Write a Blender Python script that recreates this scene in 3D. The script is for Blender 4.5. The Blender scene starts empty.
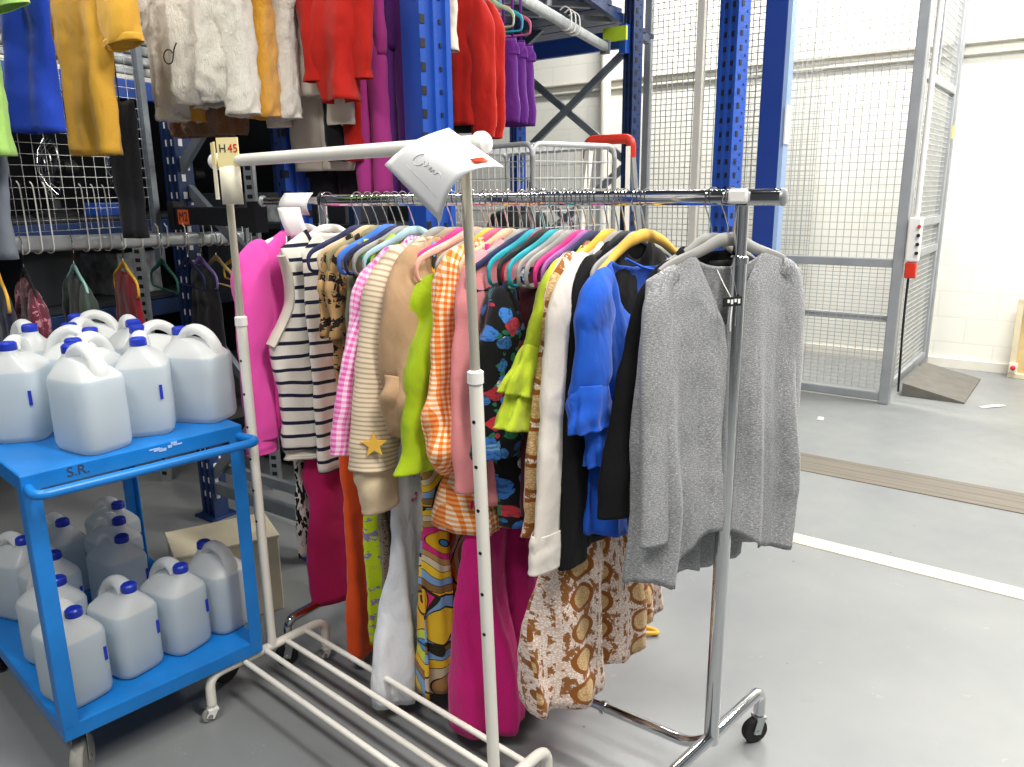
import bpy, math, random
from math import sin, cos, pi, radians as RD, sqrt, atan2
from mathutils import Vector, Matrix
V = Vector
SC = bpy.context.scene
COL = SC.collection

# ------------------------------------------------------------------ scene objects
def link(o):
    COL.objects.link(o); return o
def tag(o, label=None, cat=None, group=None, kind=None):
    if label: o['label'] = label
    if cat: o['category'] = cat
    if group: o['group'] = group
    if kind: o['kind'] = kind
    return o
def thing(name, label, cat, loc=(0, 0, 0), rz=0.0, group=None):
    o = link(bpy.data.objects.new(name, None)); o.empty_display_size = .05
    o.location = loc; o.rotation_euler = (0, 0, rz)
    return tag(o, label, cat, group)
def copy_tree(o, parent=None):
    c = o.copy(); COL.objects.link(c)
    if parent: c.parent = parent
    for ch in list(o.children): copy_tree(ch, c)
    return c

class MB:
    """collects geometry for ONE mesh object"""
    def __init__(s): s.v = []; s.f = []; s.m = []; s.uv = []; s.anyuv = False
    def face(s, idx, mi=0, uv=None):
        s.f.append(tuple(idx)); s.m.append(mi); s.uv.append(uv)
        if uv: s.anyuv = True
    def box(s, c, d, rz=0.0, mi=0, M=None):
        b = len(s.v); hx, hy, hz = d[0]/2, d[1]/2, d[2]/2
        R = M if M else Matrix.Rotation(rz, 3, 'Z')
        for x, y, z in ((-1,-1,-1),(1,-1,-1),(1,1,-1),(-1,1,-1),(-1,-1,1),(1,-1,1),(1,1,1),(-1,1,1)):
            s.v.append(V(c) + R @ V((x*hx, y*hy, z*hz)))
        for q in ((0,3,2,1),(4,5,6,7),(0,1,5,4),(1,2,6,5),(2,3,7,6),(3,0,4,7)):
            s.face([b+i for i in q], mi)
        return s
    def bar(s, p, q, w, h, mi=0, up=V((0,0,1))):
        """box beam from p to q, w across (horizontal), h along up"""
        p, q = V(p), V(q); t = (q-p); L = t.length; t.normalize()
        a = t.cross(up)
        if a.length < 1e-5: a = V((1,0,0))
        a.normalize(); u = a.cross(t)
        M = Matrix((t, a, u)).transposed()
        return s.box((p+q)/2, (L, w, h), M=M, mi=mi)
    def loft(s, rings, mi=0, cap0=True, cap1=True, uvs=None, closed=True):
        b = len(s.v); n = len(rings[0])
        for r in rings:
            for p in r: s.v.append(V(p))
        for j in range(len(rings)-1):
            for i in range(n if closed else n-1):
                k = (i+1) % n
                uv = None
                if uvs:
                    uv = [uvs[j][i], uvs[j][i+1], uvs[j+1][i+1], uvs[j+1][i]]
                s.face((b+j*n+i, b+j*n+k, b+(j+1)*n+k, b+(j+1)*n+i), mi, uv)
        if cap0: s.face([b+i for i in range(n)][::-1], mi)
        if cap1: s.face([b+(len(rings)-1)*n+i for i in range(n)], mi)
        return s
    def tube(s, path, r, seg=10, closed=False, fixed=None, r2=None, mi=0, caps=True):
        P = [V(p) for p in path]; n = len(P); rings = []
        rr = r if isinstance(r, (list, tuple)) else [r]*n
        r2 = rr if r2 is None else (r2 if isinstance(r2, (list, tuple)) else [r2]*n)
        a = None
        for i in range(n):
            if closed: t = P[(i+1) % n]-P[i-1]
            else: t = P[min(i+1, n-1)]-P[max(i-1, 0)]
            t.normalize()
            if fixed is not None: a = V(fixed)
            elif a is None:
                a = t.cross(V((0,0,1)))
                if a.length < .05: a = V((1,0,0))
            a = a - t*a.dot(t); a.normalize()
            b = t.cross(a)
            rings.append([P[i] + a*(cos(2*pi*k/seg)*rr[i]) + b*(sin(2*pi*k/seg)*r2[i]) for k in range(seg)])
        if closed: rings.append(rings[0])
        return s.loft(rings, mi, caps and not closed, caps and not closed)
    def cyl(s, p, q, r, seg=16, mi=0, r1=None):
        return s.tube([p, q], [r, r if r1 is None else r1], seg, mi=mi)
    def lathe(s, prof, c=(0,0,0), seg=24, mi=0, M=None, cap0=True, cap1=True):
        R = M if M else Matrix.Identity(3); rings = []
        for r, z in prof:
            rings.append([V(c) + R @ V((r*cos(2*pi*k/seg), r*sin(2*pi*k/seg), z)) for k in range(seg)])
        return s.loft(rings, mi, cap0, cap1)
    def grid(s, pts, mi=0, uvs=None):
        b = len(s.v); n = len(pts[0])
        for r in pts:
            for p in r: s.v.append(V(p))
        for j in range(len(pts)-1):
            for i in range(n-1):
                uv = [uvs[j][i], uvs[j][i+1], uvs[j+1][i+1], uvs[j+1][i]] if uvs else None
                s.face((b+j*n+i, b+j*n+i+1, b+(j+1)*n+i+1, b+(j+1)*n+i), mi, uv)
        return s
    def build(s, name, mats, parent=None, smooth=True, solid=0, subd=0, bevel=0, angle=40):
        me = bpy.data.meshes.new(name)
        me.from_pydata([tuple(p) for p in s.v], [], s.f)
        if not isinstance(mats, (list, tuple)): mats = [mats]
        for m in mats: me.materials.append(m)
        me.polygons.foreach_set('material_index', s.m)
        if s.anyuv:
            l = me.uv_layers.new(name='UVMap')
            for p, uv in zip(me.polygons, s.uv):
                if uv:
                    for k, li in enumerate(p.loop_indices): l.data[li].uv = uv[k % len(uv)]
        if smooth:
            me.polygons.foreach_set('use_smooth', [True]*len(s.f))
            if angle < 180: me.set_sharp_from_angle(angle=RD(angle))
        me.validate(); me.update()
        o = link(bpy.data.objects.new(name, me))
        if parent: o.parent = parent
        if bevel:
            m = o.modifiers.new('bevel', 'BEVEL'); m.width = bevel; m.segments = 2; m.limit_method = 'ANGLE'
        if subd:
            m = o.modifiers.new('sub', 'SUBSURF'); m.levels = subd; m.render_levels = subd
        if solid:
            m = o.modifiers.new('solid', 'SOLIDIFY'); m.thickness = solid; m.offset = 0
        return o

def bez(pts, n=8):
    """Catmull-Rom through points"""
    P = [V(p) for p in pts]; out = []
    for i in range(len(P)-1):
        p0 = P[max(i-1, 0)]; p1 = P[i]; p2 = P[i+1]; p3 = P[min(i+2, len(P)-1)]
        for k in range(n):
            t = k/n
            out.append(.5*((2*p1)+(p2-p0)*t+(2*p0-5*p1+4*p2-p3)*t*t+(-p0+3*p1-3*p2+p3)*t**3))
    out.append(P[-1]); return out
def rounded(pts, r, n=6):
    """polyline with rounded corners"""
    P = [V(p) for p in pts]; out = [P[0]]
    for i in range(1, len(P)-1):
        a = (P[i-1]-P[i]); b = (P[i+1]-P[i]); q = min(r, a.length*.49, b.length*.49)
        a = P[i]+a.normalized()*q; b = P[i]+b.normalized()*q
        for k in range(n+1):
            t = k/n; out.append((1-t)**2*a+2*t*(1-t)*P[i]+t*t*b)
    out.append(P[-1]); return out
def interp(tab, x):
    if x <= tab[0][0]: return tab[0][1]
    for (a, p), (b, q) in zip(tab, tab[1:]):
        if x <= b:
            t = (x-a)/(b-a); t = t*t*(3-2*t); return p+(q-p)*t
    return tab[-1][1]

# ------------------------------------------------------------------ materials
def lin(c):
    if isinstance(c, str):
        c = c.lstrip('#'); c = [int(c[i:i+2], 16)/255 for i in (0, 2, 4)]
    return tuple(x/12.92 if x <= .04045 else ((x+.055)/1.055)**2.4 for x in c) + (1,)
class NT:
    def __init__(s, name):
        s.mat = bpy.data.materials.new(name); s.mat.use_nodes = True
        s.nt = s.mat.node_tree; s.b = s.nt.nodes['Principled BSDF']; s.out = s.nt.nodes['Material Output']
    def n(s, typ, ins=None, **attr):
        x = s.nt.nodes.new('ShaderNode'+typ)
        for k, v in attr.items(): setattr(x, k, v)
        for k, v in (ins or {}).items(): s.set(x.inputs[k], v)
        return x
    def set(s, sock, v):
        if isinstance(v, bpy.types.NodeSocket): s.nt.links.new(v, sock)
        elif isinstance(v, bpy.types.Node): s.nt.links.new(v.outputs[0], sock)
        else: sock.default_value = v
    def m(s, op, a, b=0.0, c=0.0):
        x = s.n('Math', operation=op); s.set(x.inputs[0], a); s.set(x.inputs[1], b); s.set(x.inputs[2], c); return x.outputs[0]
    def mix(s, fac, a, b):
        x = s.n('Mix', data_type='RGBA'); s.set(x.inputs[0], fac); s.set(x.inputs[6], a); s.set(x.inputs[7], b); return x.outputs[2]
    def ramp(s, fac, stops, const=False):
        x = s.n('ValToRGB'); s.set(x.inputs[0], fac); cr = x.color_ramp
        if const: cr.interpolation = 'CONSTANT'
        while len(cr.elements) < len(stops): cr.elements.new(.5)
        for e, (p, c) in zip(cr.elements, stops): e.position = p; e.color = c
        return x.outputs[0]
    def uv(s): return s.n('UVMap', uv_map='UVMap').outputs[0]
    def obj(s): return s.n('TexCoord').outputs['Object']
    def sep(s, v):
        x = s.n('SeparateXYZ'); s.set(x.inputs[0], v); return x.outputs
    def noise(s, vec, scale, detail=2, rough=.5, out=0, dist=0.0):
        x = s.n('TexNoise', {'Scale': scale, 'Detail': detail, 'Roughness': rough, 'Distortion': dist})
        if vec is not None: s.set(x.inputs['Vector'], vec)
        return x.outputs[out]
    def vor(s, vec, scale, feature='F1', rnd=1.0):
        x = s.n('TexVoronoi', {'Scale': scale, 'Randomness': rnd}, feature=feature)
        if vec is not None: s.set(x.inputs['Vector'], vec)
        return x
    def scale(s, vec, k):
        x = s.n('Mapping'); s.set(x.inputs['Vector'], vec); x.inputs['Scale'].default_value = k; return x.outputs[0]
    def distort(s, vec, scale, amt):
        nz = s.noise(vec, scale, 2, out=1)
        a = s.n('VectorMath', operation='SUBTRACT'); s.set(a.inputs[0], nz); a.inputs[1].default_value = (.5,.5,.5)
        b = s.n('VectorMath', operation='SCALE'); s.set(b.inputs[0], a); b.inputs['Scale'].default_value = amt
        c = s.n('VectorMath', operation='ADD'); s.set(c.inputs[0], vec); s.set(c.inputs[1], b); return c.outputs[0]
    def bump(s, h, strength=.3, dist=.004):
        x = s.n('Bump', {'Strength': strength, 'Distance': dist}); s.set(x.inputs['Height'], h)
        s.set(s.b.inputs['Normal'], x); return x
    def fin(s, col=None, rough=.6, metal=0.0, **kw):
        if col is not None: s.set(s.b.inputs['Base Color'], col)
        s.set(s.b.inputs['Roughness'], rough); s.set(s.b.inputs['Metallic'], metal)
        for k, v in kw.items(): s.set(s.b.inputs[k.replace('_', ' ')], v)
        return s.mat
def plain(name, col, rough=.5, metal=0.0, var=.06, vs=6.0, **kw):
    t = NT(name); c = lin(col)
    nz = t.noise(t.obj(), vs, 3)
    dk = tuple(x*(1-var*2.2) for x in c[:3])+(1,); lt = tuple(min(1, x*(1+var)) for x in c[:3])+(1,)
    return t.fin(t.ramp(nz, [(.3, dk), (.7, lt)]), rough, metal, **kw)
def cloth(name, pat, rough=.85, weave=900, ws=.25, crinkle=.35, sheen=.15, cscale=9, cdist=.012):
    """fabric: pat(t) -> colour socket / tuple. crinkle = soft wrinkles as bump"""
    t = NT(name)
    c = pat(t) if callable(pat) else lin(pat)
    o = t.obj()
    if not callable(pat):
        nz = t.noise(t.uv(), 260, 2, .7)
        c = t.mix(nz, tuple(x*.88 for x in c[:3])+(1,), tuple(min(1, x*1.1) for x in c[:3])+(1,))
    w = t.noise(t.uv(), weave, 1)
    k = t.noise(t.scale(t.distort(o, 6, .12), (1, 1, .45)), cscale, 3, .55)
    h = t.m('ADD', t.m('MULTIPLY', w, ws*.08), t.m('MULTIPLY', k, crinkle*3))
    t.bump(h, .9, cdist)
    return t.fin(c, rough, 0, Sheen_Weight=sheen, Specular_IOR_Level=.25)

def stripes_pat(a, b, period, width, off=0.0, axis=1, wob=.0):
    def f(t):
        u = t.uv()
        if wob: u = t.distort(u, 5, wob)
        v = t.sep(u)[axis]
        return t.mix(t.m('LESS_THAN', t.m('FRACT', t.m('ADD', t.m('DIVIDE', v, period), off)), width/period), lin(a), lin(b))
    return f
def gingham_pat(a, mid, b, size):
    def f(t):
        u = t.sep(t.distort(t.uv(), 7, .012))
        p = t.m('LESS_THAN', t.m('FRACT', t.m('DIVIDE', u[0], size)), .5)
        q = t.m('LESS_THAN', t.m('FRACT', t.m('DIVIDE', u[1], size)), .5)
        sm = t.m('MULTIPLY', t.m('ADD', p, q), .5)
        return t.ramp(sm, [(0, lin(a)), (.3, lin(mid)), (.8, lin(b))], True)
    return f
def snake_pat(t):
    uv = t.distort(t.uv(), 14, .010); u = t.sep(uv)
    px, py = .128, .084
    fu = t.m('SUBTRACT', t.m('FRACT', t.m('DIVIDE', u[0], px)), .5)
    fv = t.m('SUBTRACT', t.m('FRACT', t.m('DIVIDE', u[1], py)), .5)
    d = t.m('ADD', t.m('POWER', t.m('ABSOLUTE', t.m('MULTIPLY', fu, 3.3)), 2.0), t.m('POWER', t.m('ABSOLUTE', t.m('MULTIPLY', fv, 2.2)), 2.0))
    nz = t.noise(t.scale(t.uv(), (1, .45, 1)), 46, 3, .6)
    d = t.m('ADD', d, t.m('MULTIPLY', t.m('SUBTRACT', nz, .5), .3))
    sc = t.vor(t.uv(), 170, 'DISTANCE_TO_EDGE').outputs[0]
    spk = t.m('GREATER_THAN', t.noise(t.scale(t.uv(), (1, .55, 1)), 62, 4, .7), .525)
    ground = t.mix(t.m('GREATER_THAN', sc, .12), lin('#d9bcab'), lin('#f4e8e0'))
    edge = t.m('MULTIPLY', spk, t.m('GREATER_THAN', t.m('ABSOLUTE', t.m('SUBTRACT', t.m('ABSOLUTE', fu), .42)), .03))
    ground = t.mix(edge, ground, lin('#96602f'))
    tan = t.mix(t.m('GREATER_THAN', sc, .1), lin('#b9935f'), lin('#d9b98a'))
    c = t.mix(t.m('LESS_THAN', d, .92), ground, lin('#8f5318'))
    return t.mix(t.m('LESS_THAN', d, .5), c, tan)
def floral_pat(t):
    uv = t.distort(t.uv(), 20, .03)
    v = t.vor(uv, 27)
    cs = t.sep(v.outputs[1])
    col = t.ramp(cs[0], [(0, lin('#3f7fd0')), (.3, lin('#7db4ea')), (.45, lin('#c8353f')), (.58, lin('#2c7a4d')), (.72, lin('#3f7fc4')), (.86, lin('#e9ebee')), (.93, lin('#101218'))], True)
    rad = t.m('ADD', .36, t.m('MULTIPLY', cs[1], .25))
    ring = t.noise(uv, 120, 1)
    col = t.mix(t.m('MULTIPLY', t.m('GREATER_THAN', ring, .55), .55), col, lin('#16305c'))
    v2 = t.vor(t.distort(t.uv(), 30, .03), 40)
    leaf = t.mix(t.m('LESS_THAN', v2.outputs[0], .30), lin('#0c0d12'), lin('#2a7a58'))
    return t.mix(t.m('LESS_THAN', v.outputs[0], rad), leaf, col)
def retro_pat(t):
    uv = t.distort(t.scale(t.uv(), (1, .75, 1)), 3.2, .16)
    v = t.vor(uv, 6.2)
    cs = t.sep(v.outputs[1])
    ph = t.m('ADD', t.m('MULTIPLY', v.outputs[0], 1.25), cs[0])
    stops = ['#e8b21f', '#c9d13a', '#3f8fcf', '#e8b21f', '#d62a7f', '#b88a55', '#d8c9a8', '#f0c530', '#7fa8d6', '#8f6a3a']
    f = t.m('FRACT', t.m('MULTIPLY', ph, 1.0))
    col = t.ramp(f, [(i/10, lin(c)) for i, c in enumerate(stops)], True)
    ln = t.m('LESS_THAN', t.m('FRACT', t.m('MULTIPLY', f, 10)), .09)
    e = t.m('LESS_THAN', t.vor(uv, 6.2, 'DISTANCE_TO_EDGE').outputs[0], .012)
    return t.mix(t.m('MAXIMUM', ln, e), col, lin('#2c2416'))
def spots_pat(base, spot, scale, th=.33, inner=None):
    def f(t):
        v = t.vor(t.distort(t.uv(), 60, .008), scale)
        c = t.mix(t.m('LESS_THAN', v.outputs[0], th), lin(base), lin(spot))
        if inner: c = t.mix(t.m('LESS_THAN', v.outputs[0], th*.5), c, lin(inner))
        return c
    return f
def blotch_pat(base, blot, scale, th=.55, third=None, th3=.62):
    def f(t):
        n = t.noise(t.uv(), scale, 4, .65)
        c = t.mix(t.m('GREATER_THAN', n, th), lin(base), lin(blot))
        if third:
            n2 = t.noise(t.distort(t.uv(), 4, .5), scale*1.3, 3, .5)
            c = t.mix(t.m('GREATER_THAN', n2, th3), c, lin(third))
        return c
    return f
def heather_pat(t):
    n = t.noise(t.scale(t.uv(), (.35, 1.6, 1)), 330, 3, .75)
    n2 = t.noise(t.scale(t.uv(), (.6, 1.3, 1)), 430, 1, .8)
    c = t.ramp(n, [(.3, lin('#6a6b6d')), (.5, lin('#929395')), (.72, lin('#b9babb'))])
    return t.mix(t.m('GREATER_THAN', n2, .635), c, lin('#dedede'))
def rib_pat(a, b, period):
    def f(t):
        v = t.sep(t.distort(t.uv(), 6, .008))[1]
        s = t.m('FRACT', t.m('DIVIDE', v, period))
        return t.ramp(s, [(0, lin(a)), (.3, lin(b)), (.7, lin(b)), (1, lin(a))])
    return f
def zebra_pat(t):
    n = t.noise(t.scale(t.uv(), (1, .4, 1)), 40, 2, .5, dist=1.5)
    return t.mix(t.m('GREATER_THAN', n, .5), lin('#15151a'), lin('#e8e2da'))
def fur_mat(name, col, shade):
    t = NT(name)
    n = t.noise(t.scale(t.obj(), (1, 1, .22)), 30, 5, .7)
    n2 = t.noise(t.scale(t.obj(), (1, 1, .3)), 260, 3, .8)
    c = t.mix(n2, lin(shade), lin(col))
    t.bump(t.m('ADD', t.m('MULTIPLY', n, 1.6), t.m('MULTIPLY', n2, .8)), 1.0, .012)
    return t.fin(c, .95, 0, Sheen_Weight=.5, Specular_IOR_Level=.1)

M = {}
M['chrome'] = NT('chrome').fin(lin('#cfd0d2'), .08, 1.0)
M['wire'] = NT('steel_wire').fin(lin('#c4c6c8'), .25, 1.0)
M['galv'] = plain('galvanised', '#b6babb', .42, .75, .1, 14)
M['white_paint'] = plain('white_paint', '#e9e5da', .38, 0, .03)
M['white_pole'] = plain('ivory_pole', '#c9c3b2', .3, .45, .04)
M['white_plastic'] = plain('white_plastic', '#eceae4', .4, 0, .03)
M['black'] = plain('black_plastic', '#131416', .5)
M['rubber'] = plain('rubber', '#1c1c1d', .7)
M['grey_wheel'] = plain('grey_wheel', '#8d8c84', .6, 0, .1, 30)
M['rack_blue'] = plain('rack_blue', '#1f4fae', .38, 0, .08, 4)
M['rack_dark'] = plain('rack_navy', '#16305f', .45, 0, .1, 5)
M['column_blue'] = plain('column_blue', '#1c3f94', .4, 0, .05, 3)
M['pale_blue'] = plain('pale_blue_strip', '#a9c4ee', .4, 0, .03, 3)
M['cart_blue'] = plain('cart_blue', '#1279cc', .35, 0, .08, 7)
M['cap_blue'] = plain('cap_blue', '#1c36b4', .35, 0, .05)
M['grey_steel'] = plain('grey_steel', '#a3a7aa', .45, .35, .06, 6)
M['brace'] = plain('brace_steel', '#8a9299', .45, .5, .1, 9)
M['mesh_wire'] = plain('mesh_wire', '#b9bbb9', .5, .4, .05); M['cage_wire'] = plain('cage_wire', '#d0d2d2', .4, .3, .03)
M['paper'] = plain('paper', '#f3f3f2', .8, 0, .02)
M['ink'] = plain('ink', '#3a3a40', .8)
M['pencil'] = plain('pencil', '#d2d1d6', .9)
M['red_plastic'] = plain('red_plastic', '#d2301c', .4)
M['orange'] = plain('orange_label', '#e8632a', .55)
M['lime_label'] = plain('lime_label', '#b7d62f', .6)
M['yellow_card'] = plain('yellow_card', '#ecdca0', .7, 0, .03)
M['card_cream'] = plain('card_cream', '#eee7cf', .75, 0, .03); M['ramp'] = plain('ramp_steel', '#6d6a64', .6, .2, .08, 12)
M['ply'] = plain('plywood', '#dcc38d', .55, 0, .12, 3)
M['cardboard'] = plain('cardboard', '#a58357', .8, 0, .08)
M['cream_board'] = plain('cream_board', '#ded3b4', .7, 0, .06)
M['dark_box'] = plain('dark_box', '#25282e', .7, 0, .2, 4)
M['wrap'] = plain('wrapped_bundle', '#b4b8b8', .35, 0, .25, 18)
M['tape_red'] = plain('orange_tape', '#d9451d', .45)
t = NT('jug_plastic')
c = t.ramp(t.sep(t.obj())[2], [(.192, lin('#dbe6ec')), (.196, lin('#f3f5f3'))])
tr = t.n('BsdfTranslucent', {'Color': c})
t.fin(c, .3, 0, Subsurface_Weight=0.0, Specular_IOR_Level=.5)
tp = t.n('BsdfTransparent', {'Color': (.9, .94, .96, 1)})
a = t.n('MixShader', {0: .42}); t.set(a.inputs[1], t.b.outputs[0]); t.set(a.inputs[2], tr)
b = t.n('MixShader', {0: .10}); t.set(b.inputs[1], a); t.set(b.inputs[2], tp)
t.set(t.out.inputs['Surface'], b); M['jug'] = t.mat
# setting
t = NT('floor_epoxy')
o = t.obj()
n1 = t.noise(o, 1.1, 4, .6); n2 = t.noise(o, 9, 5, .7); n3 = t.noise(t.scale(o, (1, 3, 1)), 3.2, 4, .7)
c = t.ramp(n1, [(.3, lin('#75787a')), (.7, lin('#868988'))])
c = t.mix(t.m('MULTIPLY', t.m('GREATER_THAN', n2, .66), .25), c, lin('#a5a49c'))
c = t.mix(t.m('MULTIPLY', t.m('GREATER_THAN', n3, .68), .3), c, lin('#77797a'))
sp = t.vor(o, 5.5).outputs[0]
c = t.mix(t.m('LESS_THAN', sp, .03), c, lin('#55565a'))
t.bump(n2, .06, .002)
M['floor'] = t.fin(c, t.m('ADD', .27, t.m('MULTIPLY', n2, .2)), 0, Specular_IOR_Level=.5)
t = NT('white_blockwork')
br = t.n('TexBrick', {'Color1': lin('#f0efe6'), 'Color2': lin('#ecebe1'), 'Mortar': lin('#e6e4d9'), 'Scale': 1.0, 'Mortar Size': .006, 'Brick Width': .45, 'Row Height': .22}, offset=.5)
x, y, z = t.sep(t.obj()); cm = t.n('CombineXYZ'); t.set(cm.inputs[0], x); t.set(cm.inputs[1], z); t.set(br.inputs['Vector'], cm)
t.bump(t.m('SUBTRACT', 1.0, br.outputs[1]), .35, .004)
M['wall'] = t.fin(br.outputs[0], .7)
M['aisle_gloom'] = plain('painted_aisle_gloom', '#1d2026', .8, 0, .3, 1.5)  # gloom of the deep aisle put into the base colour
M['wall_pipe'] = plain('wall_pipe', '#b3aea2', .6)
t = NT('threshold_boards'); x, y, z = t.sep(t.obj())
n = t.noise(t.scale(t.obj(), (.4, 14, 1)), 6, 4, .7)
c = t.ramp(n, [(.3, lin('#5f594f')), (.7, lin('#7a7267'))])
c = t.mix(t.m('LESS_THAN', t.m('FRACT', t.m('MULTIPLY', y, 10)), .06), c, lin('#38352f'))
M['strip'] = t.fin(c, .55)
M['line'] = plain('cream_line', '#cdc6ae', .45, 0, .05, 9)
# fabrics
F = {}
def fab(k, pat, **kw): F[k] = cloth('fabric_'+k, pat, **kw)
fab('pink', '#e650ad', weave=500, ws=.6); fab('stripe', stripes_pat('#e9e5da', '#1a2038', .043, .0115, .3, wob=.02), weave=420, ws=1.2, crinkle=.2)
fab('cream_rib', stripes_pat('#e9e5d8', '#cfc9ba', .008, .005), weave=500, ws=.8); fab('navy_trim', '#171d33')
fab('tan_print', blotch_pat('#b08d5e', '#1d1a18', 24, .53, '#c58a55', .62)); fab('olive', '#74765f')
fab('multi_print', blotch_pat('#9c2f4a', '#3f6b45', 30, .5, '#d8c7a0', .6))
fab('pink_gingham', gingham_pat('#f3d4e6', '#e79cc9', '#db5aa6', .0145)); fab('rib_beige', rib_pat('#a58c70', '#dfcdb2', .0125), crinkle=.15)
fab('beige', '#d2bd9c'); fab('taupe', '#b08f6d', crinkle=.5); fab('lime', '#9cb512', crinkle=.6)
fab('orange_gingham', gingham_pat('#f8e3cc', '#f0a25c', '#e2691f', .0135), crinkle=.45); fab('salmon', '#e58f92')
fab('floral', floral_pat, crinkle=.4); fab('maroon', '#4f1526'); fab('lime_yellow', '#b0c22c', crinkle=.8)
fab('snake', snake_pat, crinkle=.25); fab('white', '#dcd4ca', crinkle=.5); fab('black', '#09090b', crinkle=.4, sheen=.02)
fab('blue', '#1a58c6', crinkle=.7); fab('heather', heather_pat, crinkle=.3, weave=700, ws=.6)
fab('retro', retro_pat, crinkle=.2); fab('white_cotton', '#e4e6ea', crinkle=.7); fab('magenta', '#cf187a', crinkle=.5)
fab('raspberry', '#bb1a5e', crinkle=.4); fab('orange', '#e2501a', crinkle=.3); fab('lime_floral', blotch_pat('#c3da1c', '#8f7fa6', 26, .56))
fab('leopard', spots_pat('#6f5c4a', '#3c2f26', 95, .42, '#a08a6c')); fab('zebra', zebra_pat)
fab('mushroom', blotch_pat('#a9c83a', '#2f9a3a', 16, .55, '#d8c46a', .6))
fab('mustard', '#d9a53a'); fab('royal', '#1b3fae'); fab('pale_green', '#a6d36e'); fab('grey_leg', '#6f7680')
fab('red', '#ab1608'); fab('cream_sweat', '#d5cdbd'); fab('plum', '#a0317c'); fab('purple', '#4c1a63'); fab('violet', '#5a1d78')
fab('burgundy_floral', blotch_pat('#5a1f30', '#a8707c', 34, .55)); fab('forest', '#2b3830', rough=.5); fab('crimson', '#8c1620')
fab('black_pants', '#15151a'); fab('forest_stripe', '#1d2f26')
M['fur_white'] = fur_mat('fur_white', '#f8f3e6', '#e2dccd'); M['fur_yellow'] = fur_mat('fur_yellow', '#fdb912', '#e09a0a'); M['fur_brown'] = fur_mat('fur_brown', '#9a6428', '#6b4218')
HC = {}
for k, c in dict(grey='#9a9995', yellow='#e6b33a', gold='#e0ae42', blue='#3f78d8', navy='#1d2350', pink='#eeb3a0', teal='#1f9fae', black='#111318', magenta='#d02a80',
                 purple='#9a5aa0', red='#c2283e', taupe='#a3907a', lightblue='#9fc0c8', green='#1f8f56', beige='#cdb897', olive='#8a8560', darkgreen='#1c5f52', mint='#8fc0b4',
                 lilac='#7a62a4', white='#e6e4dc', palegreen='#a7bf98', sand='#d9bf7c', rose='#c05a78').items():
    HC[k] = plain('hanger_'+k, c, .7, 0, .03)

# ------------------------------------------------------------------ camera, world, light
cam = bpy.data.cameras.new('camera'); co = link(bpy.data.objects.new('camera', cam)); SC.camera = co
cam.sensor_width = 36; cam.sensor_fit = 'HORIZONTAL'; cam.lens = 780/1024*36; cam.clip_start = .02; cam.clip_end = 60
co.matrix_world = Matrix.Translation((0, 0, 1.55)) @ Matrix.Rotation(pi/2-RD(13.9), 4, 'X') @ Matrix.Rotation(-.0115, 4, 'Z')
w = bpy.data.worlds.new('world'); SC.world = w; w.use_nodes = True
w.node_tree.nodes['Background'].inputs[0].default_value = (.93, .97, 1, 1); w.node_tree.nodes['Background'].inputs[1].default_value = .30
SC.view_settings.view_transform = 'Standard'; SC.view_settings.look = 'None'; SC.view_settings.gamma = 1; SC.view_settings.exposure = .22
SC.view_settings.use_curve_mapping = False
def lamp(name, loc, sx, sy, power, rz=0, col=(1, .97, .92), target=None):
    l = bpy.data.lights.new(name, 'AREA'); l.shape = 'RECTANGLE'; l.size = sx; l.size_y = sy; l.energy = power; l.color = col
    o = link(bpy.data.objects.new(name, l)); o.location = loc; o.rotation_euler = (0, 0, rz)
    if target: o.rotation_euler = (V(target)-V(loc)).to_track_quat('-Z', 'Y').to_euler()
    return o
for loc, sx, sy, p in (((3.3, 2.8, 4.7), 2.4, .5, 210), ((1.5, .3, 4.5), 2.4, .5, 190), ((4.4, 5.0, 4.8), 2.4, .5, 260), ((-1.3, -.3, 4.4), 1.8, .5, 100), ((-2.0, 2.5, 3.3), 1.2, .2, 26), ((1.6, 6.9, 4.7), 1.8, .4, 200)):  # the weak low one over the left bay is an added fill
    lamp('ceiling_and_fill_lamp', loc, sx, sy, p, RD(-37))

# ------------------------------------------------------------------ setting
AV = V((.8, -.6, 0)); BV = V((.6, .8, 0)); RA = atan2(-.6, .8)
def ab(a, b, z=0.0): return AV*a + BV*b + V((0, 0, z))
LV = V((.38, .925, 0)).normalized()
cl = MB().box((0, 0, 0), (16, 15, .2)).build('ceiling', plain('ceiling_paint', '#6f757b', .8), smooth=False); cl.location = (1, 4.5, 5.4); tag(cl, kind='structure')
wfz = MB().box((1, -2.45, 2.65), (16, .1, 5.3)).build('wall_front', plain('far_wall_paint', '#6a6d70', .8, 0, .15, .8), smooth=False); tag(wfz, kind='structure')
fl = MB().grid([[(-7, -2.5, 0), (9, -2.5, 0)], [(-7, 12, 0), (9, 12, 0)]]).build('floor', M['floor'], smooth=False); tag(fl, kind='structure')
def frame_obj(mb, name, mat, a, b, z=0, **kw):
    o = mb.build(name, mat, **kw); o.location = ab(a, b, z); o.rotation_euler = (0, 0, RA); return o
wl = frame_obj(MB().box((0, .1, 2.4), (14.5, .2, 4.8)), 'wall_back', M['wall'], -2.2, 7.65, smooth=False); tag(wl, kind='structure')
for i, zz in enumerate((2.66, 2.575)):
    p = frame_obj(MB().cyl((-7, 0, 0), (7, 0, 0), .016, 10), 'trim_%d' % (i+1), M['wall_pipe'], -2.2, 7.632, zz); tag(p, kind='structure')
tag(frame_obj(MB().box((0, .01, .04), (14.4, .02, .08)), 'baseboard_back', M['white_paint'], -2.2, 7.63, smooth=False), kind='structure')
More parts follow.
